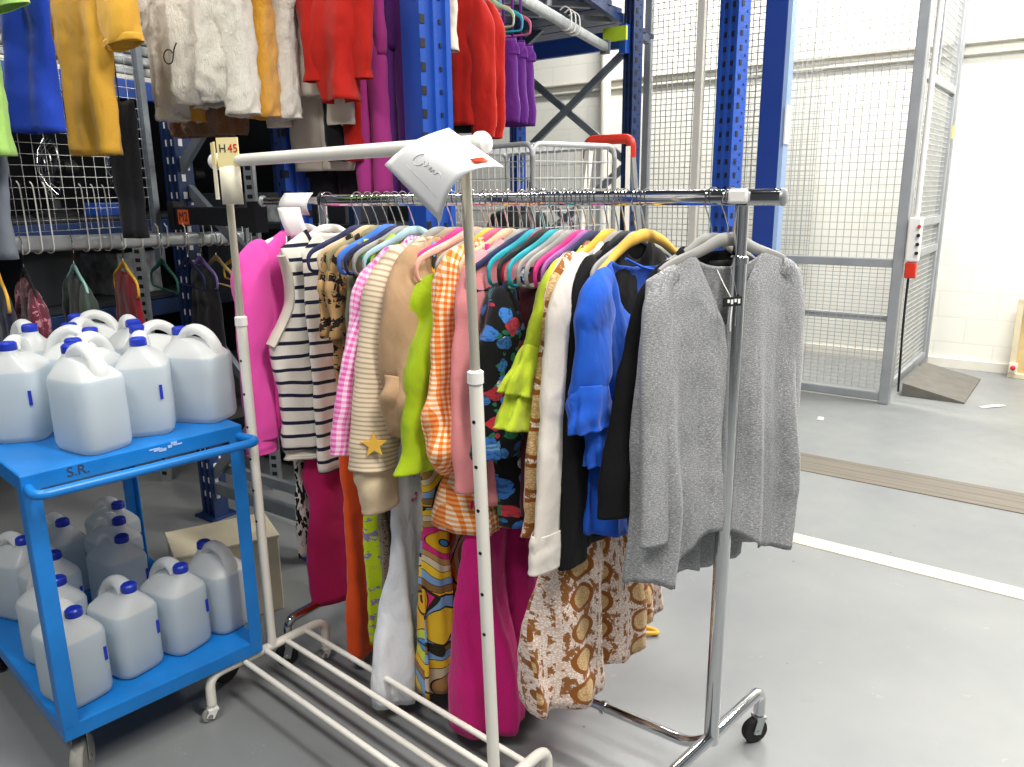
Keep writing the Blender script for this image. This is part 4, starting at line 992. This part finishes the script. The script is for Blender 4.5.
for off in (-.105, -.03, .045, .12):
    MB().cyl(WB+WN*off+V((0, 0, ZB+.002)), WF+WN*off+V((0, 0, ZB+.002)), .0085, 12).build('shelf_bar', M['white_paint'], wr)
# cards on the left end of the top bar
cd = thing('hang_card', 'folded cream card with a yellow lettered heading over the white bar', 'card', WB+WD*.034+V((0, 0, 1.662)), RD(-12))
MB().box((.01, -.034, -.005), (.062, .004, .075)).build('heading', M['yellow_card'], cd, smooth=False)
m = MB().grid([[(-.02+.061*u, -.034-.001*sin(u*3), -.04-.10*v) for u in (0, .5, 1)] for v in (0, .5, 1)])
m.build('sleeve', M['card_cream'], cd, solid=.003)
text_mesh('H', .03, M['ink'], 'lettering', (-.004, -.0368, .004), (pi/2, 0, 0), cd); text_mesh('45', .03, M['red_plastic'], 'lettering', (.026, -.0368, .004), (pi/2, 0, 0), cd)
cd = thing('hang_card', 'narrow cream card turned sideways beside the lettered card', 'card', WB+WD*.006+V((0, 0, 1.660)), RD(-62))
MB().box((0, -.033, -.005), (.06, .004, .06)).build('heading', M['yellow_card'], cd, smooth=False)
MB().box((0, -.033, -.08), (.056, .003, .09)).build('sleeve', M['card_cream'], cd, smooth=False)
# paper sheet taped to the right end
ps = thing('paper_notice', 'white handwritten paper sheet taped to the white rack bar', 'paper', (0, 0, 0))
cL, cB, cR, cT = V((-.256, 1.66, 1.604)), V((-.134, 1.53, 1.492)), V((-.010, 1.40, 1.610)), V((-.116, 1.575, 1.668))
pts = []
for j in range(13):
    u = j/12; row = []
    for i in range(13):
        v = i/12
        p = (cL*(1-u)+cB*u)*(1-v)+(cT*(1-u)+cR*u)*v
        p = p + V((-.25, -.35, .3))*(.075*sin(pi*v)*(.35+.65*u)) - V((0, 0, 1))*.02*(v**3)*u
        row.append(p)
    pts.append(row)
MB().grid(pts).build('sheet', M['paper'], ps, solid=.0008, angle=180)
def sheet(u, v):
    j = min(11.999, u*12); i = min(11.999, v*12); a, b = int(j), int(i); fu, fv = j-a, i-b
    p = (pts[a][b]*(1-fu)+pts[a+1][b]*fu)*(1-fv)+(pts[a][b+1]*(1-fu)+pts[a+1][b+1]*fu)*fv
    n = (pts[a+1][b]-pts[a][b]).cross(pts[a][b+1]-pts[a][b]).normalized()
    if n.y > 0: n = -n
    return p+n*.0012
wrt = MB()
scr = [[(.32, .48), (.27, .42), (.27, .33), (.33, .30), (.40, .33), (.42, .38)], [(.42, .42), (.46, .36), (.50, .40), (.48, .44), (.53, .40), (.56, .36), (.57, .42), (.60, .36), (.63, .41), (.66, .36), (.72, .42), (.78, .38)], [(.26, .22), (.45, .21), (.65, .20), (.85, .19)]]
for s in scr: wrt.tube(bez([sheet(*q) for q in s], 4), .0007, 4)
wrt.build('handwriting', M['pencil'], ps)
MB().grid([[sheet(.80+.10*u, .78+.14*v)+V((-.001, -.002, .001)) for v in (0, .5, 1)] for u in (0, .5, 1)]).build('tape', M['tape_red'], ps, solid=.001)
# papers on the chrome rail
def bent(name, label, c, w, h, rz, lean, curl):
    R = Matrix.Rotation(rz, 3, 'Z')
    o = MB().grid([[R @ V(((u-.5)*w+lean*v, -.022-curl*sin(pi*v), -v*h+.022) ) for u in (0, .25, .5, .75, 1)] for v in [k/8 for k in range(9)]]).build(name, M['paper'], solid=.0008, angle=180)
    o.location = c; tag(o, label, 'paper'); return o
bent('folded_paper', 'white paper folded over the chrome rail at its left joint', on_rail(-.085), .125, .07, atan2(DV.y, DV.x)+.1, -.02, .02)
bent('folded_paper', 'white paper slip hanging down over the striped vest collar', on_rail(-.09)+V((0, 0, -.045))+NV*.05, .075, .095, atan2(DV.y, DV.x)+.5, .03, .01)

# ------------------------------------------------------------------ blue trolley
PA = V((-1.176, 1.757, 0)); PB = V((-.790, 2.168, 0)); EV = (PB-PA).normalized(); EL = (PB-PA).length; WV = V((-EV.y, EV.x, 0)); RE = atan2(EV.y, EV.x)
tr = thing('blue_trolley', 'bright blue two shelf steel trolley loaded with plastic jugs', 'trolley', PA, RE)
TL = .88; ZS = .901; ZL = .206
def shelf(z, name):
    m = MB(); m.box((EL/2, TL/2, z-.004), (EL, TL, .008))
    for y in (0, TL): m.box((EL/2, y, z-.022), (EL+.004, .006, .044))
    for x in (0, EL): m.box((x, TL/2, z-.022), (.006, TL, .044))
    return m.build(name, M['cart_blue'], tr, smooth=False, bevel=.003)
sh = shelf(ZS, 'top_shelf'); shelf(ZL, 'bottom_shelf')
text_mesh('S.R.', .036, M['ink'], 'marker_lettering', (.125, -.0035, ZS-.019), (pi/2, 0, 0), sh)
random.seed(9)
m = MB()
for q in range(7): m.box((.36+random.uniform(-.045, .045), -.0035, ZS-.012+random.uniform(-.009, .009)), (random.uniform(.008, .03), .001, random.uniform(.003, .008)))
m.build('scraped_paint', M['pale_blue'], sh, smooth=False)
for x, y in ((.0, .0), (EL, .0), (0, TL), (EL, TL)):
    sx = 1 if x == 0 else -1; sy = 1 if y == 0 else -1
    m = MB(); m.box((x+sx*.018, y-sy*.001, (.2+ZS-.002)/2), (.04, .005, ZS-.202)); m.box((x-sx*.001, y+sy*.018, (.2+ZS-.002)/2), (.005, .04, ZS-.202))
    m.build('post', M['cart_blue'], tr, smooth=False, bevel=.0015)
    caster(tr, V((x+sx*(.05 if x == 0 else .03), y+sy*(.06 if x == 0 else .18), ZL-.045)), .062, .032, M['grey_wheel'] if (x, y) == (0, 0) else M['rubber'], 1.0 if x == 0 else .4, M['galv'])
hp = [(.012, .0, ZS-.034), (.004, -.07, ZS-.036), (EL+.015, -.085, ZS-.036), (EL-.008, .0, ZS-.034)]
MB().tube(rounded(hp, .055, 8), .0125, 14).build('push_handle', M['cart_blue'], tr)
# jugs
def make_jug(label, loc, ang, group):
    j = thing('plastic_jug', label, 'jug', loc, ang, group)
    a, b = .089, .069
    def rr(sa, sb, cx, z, n=28, p=.45): return [(cx+sa*math.copysign(abs(cos(t))**p, cos(t)), sb*math.copysign(abs(sin(t))**p, sin(t)), z) for t in [2*pi*k/n for k in range(n)]]
    R = [rr(a*.86, b*.84, 0, .0), rr(a*.95, b*.94, 0, .006), rr(a, b, 0, .02), rr(a, b, 0, .10), rr(a*.985, b*.985, 0, .14), rr(a, b, 0, .185), rr(a*.97, b*.95, 0, .197, p=.5), rr(a*.84, b*.74, .006, .215, p=.6), rr(a*.66, b*.5, .016, .232, p=.75), rr(a*.42, b*.36, .034, .242, p=.9), rr(.022, .022, .048, .246, p=1), rr(.020, .020, .048, .254, p=1)]
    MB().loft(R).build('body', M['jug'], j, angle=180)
    h = bez([(-.070, 0, .196), (-.066, 0, .222), (-.045, 0, .252), (-.012, 0, .268), (.018, 0, .262), (.032, 0, .246)], 5)
    MB().tube(h, [.026-.006*sin(pi*i/(len(h)-1)) for i in range(len(h))], 12, fixed=(0, 1, 0), r2=[.0155]*len(h)).build('handle', M['jug'], j)
    MB().lathe([(.0215, 0), (.0225, .003), (.0215, .018), (.017, .0225), (0, .0235)], (.048, 0, .251), 24).build('cap', M['cap_blue'], j)
    MB().box((.0885, .046, .125), (.0025, .008, .04)).build('label_strip', M['cap_blue'], j, smooth=False)
    return j
def jug_copy(src, label, loc, ang):
    c = copy_tree(src); c.location = loc; c.rotation_euler = (0, 0, ang); c['label'] = label; return c
top = [(-1.087, 1.935, RD(150), 'jug at the near middle edge of the trolley top shelf, cap to the left'),
       (-1.152, 2.085, RD(255), 'jug directly behind the front middle jug on the top shelf'),
       (-1.325, 2.045, RD(285), 'jug at the left photo edge in the front of the top shelf'),
       (-1.010, 2.088, RD(290), 'jug second from the right in the top shelf front row, cap facing out'),
       (-.905, 2.195, RD(165), 'jug at the right corner of the top shelf with its open handle showing'),
       (-1.180, 2.385, RD(310), 'jug in the top shelf back row behind the second cap from right'),
       (-1.055, 2.275, RD(225), 'jug on the top shelf between the right corner and back row jugs'),
       (-1.255, 2.205, RD(5), 'jug in the middle of the top shelf with cap pointing right'),
       (-1.462, 2.315, RD(320), 'jug in the third row left on the top shelf'),
       (-1.312, 2.345, RD(265), 'jug in the third row middle on the top shelf'),
       (-1.352, 2.495, RD(200), 'jug at the back corner of the top shelf by the hanging clothes'),
       (-1.478, 2.165, RD(300), 'jug half cut by the left photo edge on the top shelf')]
j0 = None
JK = 1.0226
for x, y, a, lb in top:
    x *= JK; y *= JK
    if j0 is None: j0 = make_jug('white '+lb, (x, y, ZS), a, 'jugs on the trolley top shelf')
    else: jug_copy(j0, 'white '+lb, (x, y, ZS), a)
bot = [(-1.195, 1.868, RD(-32), 'jug at the near post on the bottom shelf'), (-1.112, 1.995, RD(-30), 'jug second along the bottom shelf front row'), (-1.015, 2.105, RD(-28), 'jug third along the bottom shelf front row'),
       (-.925, 2.218, RD(150), 'jug at the right end of the bottom shelf before the cream box'), (-1.285, 2.315, RD(-32), 'jug with shoulder toward the floor gap in the bottom shelf second row'), (-1.362, 2.452, RD(-30), 'jug on the bottom shelf two places behind the third front jug'),
       (-1.432, 2.588, RD(-30), 'jug farthest back at the right of the bottom shelf'), (-1.545, 2.448, RD(-35), 'jug behind the near post in the bottom shelf back row'), (-1.437, 2.202, RD(-32), 'jug right beside the near post in the bottom shelf second row'), (-1.60, 2.30, RD(-20), 'jug left of the near post at the photo edge on the bottom shelf'), (-1.335, 2.035, RD(-25), 'jug low behind the near post at left on the bottom shelf')]
first = None
for x, y, a, lb in bot:
    x *= JK; y *= JK
    c = jug_copy(j0, 'white '+lb, (x, y, ZL), a); c['group'] = 'jugs on the trolley bottom shelf'
cb = thing('cream_box', 'cream cardboard box on the floor behind the lower jugs', 'box', (-1.10, 2.72, 0), RD(30))
MB().box((0, 0, .15), (.36, .24, .30)).build('carton', M['cream_board'], cb, smooth=False, bevel=.004)
MB().box((0, 0, .302), (.37, .25, .012)).build('lid', M['cream_board'], cb, smooth=False, bevel=.003)

# ------------------------------------------------------------------ grey hanging rail at the left with hooks
def rail(p, q, rw, rh, label, mat):
    p, q = V(p), V(q); t = thing('hanging_rail', label, 'rail', p)
    oval_tube((0, 0, 0), q-p, rw, rh).build('tube', mat, t)
    for e in (V((0, 0, 0)), q-p): MB().bar(e-(q-p).normalized()*.012, e+(q-p).normalized()*.012, rw*3, rh*3).build('end_bracket', M['brace'], t, smooth=False)
    return t
LP = V((-1.702, 2.64, 1.392)); LQ = V((-1.254, 3.72, 1.352)); LD = (LQ-LP).normalized()
rail(LP-LD*.75, LQ, .02, .028, 'pale grey hanging rail with white hooks behind the jugs', M['galv'])
def lrail(t): return LP + LD*(t*1.2)
random.seed(12)
HK = [(.02, .17), (.07, .16), (.11, .18), (.15, .17), (.27, .19), (.31, .18), (.35, .17), (.40, .18), (.47, .17), (.54, .055), (.58, .06), (.66, .05), (.75, .06), (.79, .05), (.84, .065), (.88, .06), (.91, .06), (.95, .05), (1.0, .04)]
proto = {}
LNv = V((LD.y, -LD.x, 0)).normalized(); RLn = atan2(LNv.y, LNv.x)
for tt, hh in HK:
    key = 'tall' if hh > .1 else 'short'
    lb = 'tall straight white wire hook standing over the pale grey rail' if key == 'tall' else 'short bent white wire hook over the pale grey rail'
    h = .21 if key == 'tall' else .066
    if key not in proto:
        pth = [(.012, 0, h), (.021, 0, h-.012), (.024, 0, h*.8), (.025, 0, h*.4), (.025, 0, .0), (.021, 0, -.024), (0, 0, -.033), (-.021, 0, -.024), (-.025, 0, .005)]
        o = MB().tube(bez(pth, 4), .0024, 6).build('rail_hook', M['white_plastic']); proto[key] = o
    else: o = proto[key].copy(); COL.objects.link(o)
    o.location = lrail(tt); o.rotation_euler = (0, 0, RLn+random.uniform(-.12, .12)); o.scale = (1, 1, 1)
    tag(o, lb, 'hook', 'tall white rail hooks' if key == 'tall' else 'short white rail hooks')
# dark clothes under the rail
def lhanger(t, col, label, **kw): return hanger(lrail(t), RLn-RD(30), HC[col], label, 'hangers on the pale grey rail', rail_r=.034, **kw)
def lgar(name, label, cat, t, fabk, hem, W=.19, slv=None, dr=0.0, **kw):
    g = thing(name, label, cat, lrail(t), RLn-RD(30), 'dark clothes under the pale grey rail')
    put(cloth_body(W, ZT-.015+dr, ZN-.015+dr, hem, T=.022, amp=.008, seed=int(t*100)+3, nv=24, nu=48, **kw), 'body', F[fabk], g)
    if slv:
        for sd in (1, -1): put(arm(W, ZT-.015+dr, slv, r0=.065, r1=.05, out=.02, ty=.026, side=sd, seed=5), 'sleeve', F[fabk], g)
    return g
for t0, col, lb, fk, nm, gl, ct, sl in ((-.02, 'yellow', 'yellow hanger at the left photo edge under the rail', 'navy_trim', 'navy_blouse', 'dark navy top at the left photo edge under the rail', 'top', None),
        (.06, 'black', 'black hanger in the burgundy floral dress', 'burgundy_floral', 'floral_dress', 'burgundy floral dress beneath the pale grey rail', 'dress', .5),
        (.22, 'mint', 'mint green hanger over the dark green jacket', 'forest', 'green_jacket', 'dark green jacket beneath the mint hanger', 'jacket', .52),
        (.40, 'yellow', 'yellow hanger neck over the crimson top', 'crimson', 'crimson_tunic', 'crimson top hanging beside the dark green jacket', 'top', None),
        (.74, 'lilac', 'lilac hanger right of the dark green hanger', 'black_pants', 'black_skirt', 'black skirt on the lilac hanger', 'skirt', None)):
    lhanger(t0, col, lb)
    lgar(nm, gl, ct, t0, fk, -.62 if sl else -.5, slv=sl, dr=-.0)
for t0, col, lb in ((.56, 'darkgreen', 'dark green hanger empty under the pale grey rail'), (.68, 'navy', 'navy hanger left of the lilac hanger under the rail'), (.82, 'sand', 'sand coloured hanger left of the bright yellow hanger'), (.93, 'yellow', 'bright yellow hanger nearest the rack upright'), (.99, 'black', 'black hanger at the end of the pale grey rail')):
    lhanger(t0, col, lb)

# ------------------------------------------------------------------ clothes on the high rails
UP = V((-1.62, 2.05, 2.46)); UQ = UP + V((.60, 1.25, 0)); 
rail(UP, UQ, .016, .02, 'pale high hanging rail carrying the mustard polo and fur coats', M['galv'])
UD = (UQ-UP).normalized(); UN = V((UD.y, -UD.x, 0)); RU = atan2(UN.y, UN.x)
GU = 'clothes on the high left rail'
def ugar(name, label, cat, loc, rot, fabk, hem, W=.2, slv=None, T=.03, group=GU, zr=2.46, mat=None, hcol='white', amp=.01, **kw):
    loc = V((loc[0], loc[1], zr)); g = thing(name, label, cat, loc, RU+RD(rot), group)
    mt = mat or F[fabk]
    put(cloth_body(W, ZT, ZN, hem-zr, T=T, amp=amp, seed=int(abs(loc.x)*100), nv=36, **kw), 'body', mt, g)
    if slv:
        for sd in (1, -1): put(arm(W, ZT, side=sd, seed=int(abs(loc.y)*10)+sd, **slv), 'sleeve', mt, g)
    hanger(loc, RU+RD(rot), HC[hcol], 'hanger inside the '+' '.join(label.split()[:6]), 'hangers on the high rails', rail_r=.021, W=W*.92)
    return g
def on_up(t): return UP + UD*t
g = ugar('pale_green_tunic', 'pale green short sleeved top at the upper left photo edge', 'top', (-1.56, 2.40), 0, 'pale_green', 1.665, W=.19, slv=dict(ln=.26, r0=.085, r1=.08, out=.03, ty=.03), wprof=[(0, .19), (.5, .16), (1, .13)])
g = thing('grey_leggings', 'grey leggings hanging below the pale green top', 'leggings', (-1.585, 2.46, 2.46), RU, GU)
put(cloth_body(.09, -.75, -.748, 1.36-2.46, (.085, 0, 0), wprof=[(0, .09), (1, .06)], T=.02, amp=.005, nv=16, nu=36), 'leg', F['grey_leg'], g)
MB().tube([(0, 0, -.02), (0, 0, -.75)], .003, 5).build('hanging_loop', F['grey_leg'], g)
g = ugar('royal_blue_tunic', 'royal blue draped top left of the mustard polo shirt', 'top', (-1.455, 2.54), -4, 'royal', 1.74, W=.13, T=.03, wprof=[(0, .13), (.4, .105), (1, .085)], amp=.02, k=2)
g = ugar('mustard_polo', 'mustard yellow short sleeved polo shirt on the high rail', 'polo shirt', (-1.375, 2.72), -6, 'mustard', 1.68, W=.18, slv=dict(ln=.30, r0=.075, r1=.072, out=.035, ty=.045), T=.034, wprof=[(0, .185), (.45, .14), (1, .115)], amp=.012, k=2.4)
for sd in (1, -1): put(sleeve_rings([(sd*.211, 0, ZT-.285, .075, .045), (sd*.214, 0, ZT-.305, .075, .045)], wob=.02, sub=3), 'sleeve_band', F['sand_band'] if 'sand_band' in F else F['mustard'], g)
g = thing('black_trousers', 'black trouser leg hanging below the mustard polo shirt', 'trousers', (-1.34, 2.84, 2.46), RU, GU)
put(cloth_body(.07, -.6, -.598, 1.40-2.46, (.065, 0, 0), wprof=[(0, .07), (1, .055)], T=.02, amp=.005, nv=16, nu=36), 'leg', F['black_pants'], g)
MB().tube([(0, 0, -.02), (0, 0, -.6)], .003, 5).build('hanging_loop', F['black_pants'], g)
def fur_coat(name, label, loc, rot, mk, hem, W, slv, T=.07, furn=True):
    loc = V((loc[0], loc[1], 2.46)); g = thing(name, label, 'coat', loc, RU+RD(rot), 'fur coats on the high rail')
    b = put(cloth_body(W, ZT, ZN, hem-2.46, T=T, Tprof=[(0, .03), (.2, T), (.9, T*1.15), (1, T*.8)], wprof=[(0, W), (.3, W*1.0), (1, W*1.08)], amp=.014, k=3, seed=int(abs(loc.x*50)), nv=60, nu=110), 'body', M[mk], g, solid=.012)
    lst = [b]
    for sd in (1, -1): lst.append(put(arm(W, ZT, side=sd, seed=4, nseg=36, sub=10, **slv), 'sleeve', M[mk], g, solid=.01))
    tx = bpy.data.textures.get('fur_bumps') or bpy.data.textures.new('fur_bumps', 'CLOUDS'); tx.noise_scale = .035
    for o in lst:
        d = o.modifiers.new('fluff', 'DISPLACE'); d.texture = tx; d.strength = .022; d.mid_level = .5
    hanger(loc, RU+RD(rot), HC['black'], 'hanger inside the '+' '.join(label.split()[:5]), 'hangers on the high rails', rail_r=.021, W=W*.9)
    return g
g = fur_coat('white_fur_coat', 'white fur coat with a black wire loop on its back', (-1.045, 2.84), -4, 'fur_white', 1.845, .165, dict(ln=.50, r0=.07, r1=.06, out=.012, ty=.05))
lp = thing('wire_loop', 'small black wire loop pinned on the white fur coat', 'wire', (-1.045, 2.84, 1.99), RU)
MB().tube([(-.03+.022*cos(a), -.108, .022*sin(a)) for a in [k*pi/10+.5 for k in range(17)]] + [(.0, -.11, .02), (.012, -.108, .04)], .0022, 6).build('loop', M['black'], lp)
fur_coat('yellow_fur_coat', 'golden yellow fur coat between the two white fur coats', (-1.0, 2.93), -2, 'fur_yellow', 1.925, .165, dict(ln=.50, r0=.08, r1=.06, out=.0, ty=.05), T=.05)
fur_coat('cream_fur_coat', 'cream fur coat behind the golden yellow fur coat', (-.955, 2.99), 2, 'fur_white', 1.87, .17, dict(ln=.50, r0=.08, r1=.06, out=.0, ty=.05), T=.05)
fur_coat('brown_fur_coat', 'brown fur coat hem showing below the white fur coats', (-1.12, 3.06), 0, 'fur_brown', 1.76, .15, dict(ln=.45, r0=.07, r1=.06, out=.0, ty=.04), T=.05)
# centre rail
CP = V((-.88, 2.90, 2.44)); CQ = V((-.42, 3.32, 2.44)); 
rail(V((-.965, 3.10, 2.44)), V((-.36, 2.93, 2.44)), .014, .018, 'high rail carrying the red and cream tops', M['galv'])
RC = RD(-10)
def cgar(*a, **k): return ugar(*a, zr=2.44, group='clothes between the blue uprights', **k)
g = cgar('cream_sweatshirt', 'cream sweatshirt behind the red top between blue uprights', 'sweatshirt', (-.725, 2.98), 10, 'cream_sweat', 1.885, W=.13, slv=dict(ln=.5, r0=.06, r1=.05, out=0, ty=.03))
def leg_pair(name, label, loc, rot, fabk, top, bot, W, zr, mats=None, cat='trousers', gp='clothes between the blue uprights', off=.05):
    g = thing(name, label, cat, (loc[0], loc[1], zr), RU+RD(rot), gp)
    put(cloth_body(W, top-zr, top-zr+.002, (top+bot)/2+.1-zr, (W*.95, 0, 0), T=.02, amp=.006, nv=16, nu=40, wprof=[(0, W), (1, W*1.1)], seed=3), 'waist', F[fabk], g)
    for q, sd in enumerate((1, -1)):
        fk = (mats or (fabk, fabk))[q]
        put(sleeve_rings([(sd*W*.48, 0, (top+bot)/2+.16-zr, W*.5, .02), (sd*W*.52, 0, (top+bot)/2-zr, W*.54, .03), (sd*W*.52, 0, bot-zr, W*.5, .03)], wob=.06, seed=q), 'trouser_leg', F[fk], g)
    for sd in (1, -1): strip([(sd*W*.6, 0, -.02), (sd*W*.6, 0, top-zr-.005)], .006, 'hanging_loop', F[fabk], g, up=(1, 0, 0))
    return g
leg_pair('cream_trousers', 'cream joggers below the cream sweatshirt', (-.70, 3.05), 10, 'cream_sweat', 1.95, 1.63, .12, 2.44)
leg_pair('black_joggers', 'black trousers low behind the cream joggers', (-.66, 3.12), 10, 'black_pants', 1.8, 1.50, .12, 2.44)
g = cgar('red_tunic', 'bright red top with gathered hem between the blue uprights', 'top', (-.585, 2.86), 8, 'red', 1.855, W=.105, T=.04, wprof=[(0, .105), (.6, .10), (1, .075)], slv=dict(ln=.36, r0=.04, r1=.035, out=-.01, ty=.03), amp=.02, k=1.6)
leg_pair('red_trousers', 'red and black trousers hanging under the bright red top', (-.60, 2.98), 10, 'red', 1.95, 1.66, .07, 2.44, mats=('red', 'black_pants'))
leg_pair('plum_trousers', 'plum pink trousers left of the dark purple trousers', (-.50, 2.98), 4, 'plum', 2.3, 1.53, .07, 2.44)
leg_pair('purple_trousers', 'dark purple trousers beside the broad blue upright', (-.40, 2.98), 4, 'purple', 2.35, 1.53, .065, 2.44)
# right rail over the wire cage
R0 = V((-.17, 3.35, 2.41)); R1 = V((.62, 5.34, 2.43)); RDv = (R1-R0).normalized(); RNn = V((RDv.y, -RDv.x, 0)); RR = atan2(RNn.y, RNn.x)
rail(R0-RDv*.4, R1, .02, .028, 'pale grey rail over the wire cage with purple trousers', M['galv'])
def rr(t): return R0+RDv*t
def rgar(name, label, cat, t, fabk, hem, W=.19, slv=None, rot=0, **kw):
    g = thing(name, label, cat, rr(t), RR+RD(rot), 'clothes on the right high rail'); zr = rr(t).z
    put(cloth_body(W, ZT, ZN, hem-zr, T=.03, amp=.01, seed=int(t*100), nv=30, **kw), 'body', F[fabk], g)
    if slv:
        for sd in (1, -1): put(arm(W, ZT, side=sd, seed=3, **slv), 'sleeve', F[fabk], g)
    hanger(rr(t), RR+RD(rot), HC['black'], 'hanger inside the '+' '.join(label.split()[:5]), 'hangers on the right high rail', rail_r=.03, W=W*.9)
    return g
rgar('cream_striped_tunic', 'cream top half hidden beside the broad blue upright', 'top', -.22, 'cream_sweat', 2.06, W=.06)
rgar('red_cardigan', 'red long sleeved cardigan right of the broad blue upright', 'cardigan', -.09, 'red', 1.80, W=.10, slv=dict(ln=.5, r0=.06, r1=.05, out=.01, ty=.03))
rgar('forest_tunic', 'dark green and black top between the red garments', 'top', -.04, 'forest_stripe', 1.78, W=.11)
rgar('scarlet_tunic', 'scarlet top hanging right of the dark green top', 'top', .02, 'red', 1.80, W=.10, slv=dict(ln=.5, r0=.06, r1=.05, out=.0, ty=.03))
for q, (t0, lb) in enumerate(((.20, 'violet trousers nearest the scarlet top'), (.30, 'violet trousers in the middle under the rail hangers'), (.40, 'violet trousers farthest along the right high rail'))):
    p = rr(t0); leg_pair('violet_trousers', lb, (p.x, p.y), math.degrees(RR-RU), 'violet', 2.17, 1.83, .14, 2.41, gp='violet trousers on the right high rail')
    hanger(p, RR, HC[('palegreen', 'teal', 'rose')[q]], ('pale green', 'teal', 'rose pink')[q]+' hanger over the violet trousers', 'hangers on the right high rail', rail_r=.03, W=.13)
for q, t0 in enumerate((1.3, 1.38, 1.46)):
    hk = MB().tube(bez([(-.03, 0, .07), (.0, 0, .085), (.03, 0, .06), (.034, 0, 0), (.02, 0, -.03), (-.02, 0, -.03), (-.033, 0, 0)], 4), .004, 6).build('rail_hook', M['white_plastic']); hk.location = rr(t0); hk.rotation_euler = (0, 0, RR)
    tag(hk, 'white hook over the far end of the right high rail', 'hook', 'white hooks on the right high rail')

# ------------------------------------------------------------------ wire roll cage behind the chrome rack
rc = thing('wire_roll_cage', 'chrome wire roll cage with rounded corners behind the chrome rack', 'roll cage', (.12, 4.2, 0), RD(40))
cw, cdp, ch = .62, .95, 1.785       # local: x along right side, y along left side (away)
m = MB()
for pth in ([(0, 0, .12), (0, 0, ch), (cw, 0, ch), (cw, 0, .12)], [(0, cdp, .12), (0, cdp, ch), (cw, cdp, ch), (cw, cdp, .12)], [(0, 0, .15), (0, 0, ch-.001), (0, cdp, ch-.001), (0, cdp, .15)], [(cw, 0, .15), (cw, 0, ch-.001), (cw, cdp, ch-.001), (cw, cdp, .15)], [(0, 0, .15), (cw, 0, .15), (cw, cdp, .15), (0, cdp, .15), (0, 0, .151)]):
    m.tube(rounded(pth, .06, 6), .014, 10)
m.build('tube_frame', M['cage_wire'], rc)
def wires(fix, lo, hi, zlo, zhi, axis, name):
    m = MB(); n = int((hi-lo)/.05)
    for i in range(1, n):
        q = lo+(hi-lo)*i/n
        m.box((q, fix, (zlo+zhi)/2) if axis == 'x' else (fix, q, (zlo+zhi)/2), (.0045, .0045, zhi-zlo))
    k = int((zhi-zlo)/.085)
    for j in range(k+1):
        z = zlo+(zhi-zlo)*j/k
        m.box(((lo+hi)/2, fix, z) if axis == 'x' else (fix, (lo+hi)/2, z), (hi-lo, .005, .005) if axis == 'x' else (.005, hi-lo, .005))
    m.build(name, M['cage_wire'], rc, smooth=False)
wires(0, 0, cw, .15, ch, 'x', 'side_mesh'); wires(cdp, 0, cw, .15, ch, 'x', 'side_mesh'); wires(0, 0, cdp, .15, ch, 'y', 'side_mesh'); wires(cw, 0, cdp, .15, ch, 'y', 'side_mesh')
m = MB()
for i in range(1, 19): m.box((cw/2, cdp*i/19, ch), (cw, .0045, .0045))
for i in range(1, 13): m.box((cw*i/13, cdp/2, ch+.005), (.0045, cdp, .0045))
m.build('top_mesh', M['cage_wire'], rc, smooth=False)
for x in (.05, cw-.05):
    for y in (.06, cdp-.06): caster(rc, rc.matrix_basis.inverted() @ V((0, 0, 0))*0 + V((x, y, .14)), .05, .03, M['rubber'], .3, M['galv'])
# black bag on top of a carton inside the cage
o = MB().box((0, 0, .55), (.42, .5, 1.1)).build('carton', M['white_plastic'], smooth=False, bevel=.01); o.location = rc.location + Matrix.Rotation(RD(40), 3, 'Z') @ V((.31, .48, .165)); o.rotation_euler = (0, 0, RD(40)); tag(o, 'tall white carton standing inside the wire roll cage', 'carton')
bg = MB().lathe([(.02, 0), (.17, .01), (.19, .08), (.16, .15), (.06, .19), (.0, .19)], seg=20).build('black_bag', M['black']); bg.location = o.location + V((0, 0, 1.1)); tag(bg, 'black bag lying on the white carton in the wire cage', 'bag')
# ladder
ld = thing('step_ladder', 'white step ladder with red top cap behind the wire cage', 'ladder', (.625, 5.06, 0), RD(-28))
for sx in (-.17, .17):
    MB().bar((sx*1.35, -.28, 0), (sx*.75, -.02, 1.80), .028, .05).build('front_rail', M['white_paint'], ld, smooth=False)
    MB().bar((sx*1.35, .36, 0), (sx*.75, .05, 1.78), .022, .04).build('rear_rail', M['grey_steel'], ld, smooth=False)
for k in range(1, 7):
    f = k/7; MB().box((0, -.28+.26*f, 1.8*f), (.40-.14*f, .09, .025)).build('step', M['white_paint'], ld, smooth=False)
o = MB().tube(rounded([(-.145, -.01, 1.74), (-.145, -.01, 1.85), (.145, -.01, 1.85), (.145, -.01, 1.74)], .05, 6), .03, 12, r2=.025).build('top_cap', M['red_plastic'], ld)
# yellow hanger on the floor
yh = thing('fallen_hanger', 'yellow hanger lying on the floor beyond the snake print dress', 'hanger', (.30, 2.60, .0), RD(0))
MB().tube(rounded([(0, 0, .012), (.2, -.09, .012), (.215, -.115, .012), (-.215, -.115, .012), (-.2, -.09, .012), (0, 0, .012)], .02, 4)[:-1], .008, 8, closed=True).build('shoulder_bar', HC['gold'], yh)
MB().tube([(0, 0, .012), (0, .03, .012)] + [(.02-.02*cos(a), .05+.02*sin(a), .012) for a in [k*pi/6 for k in range(7)]], .002, 6).build('hook', M['chrome'], yh)
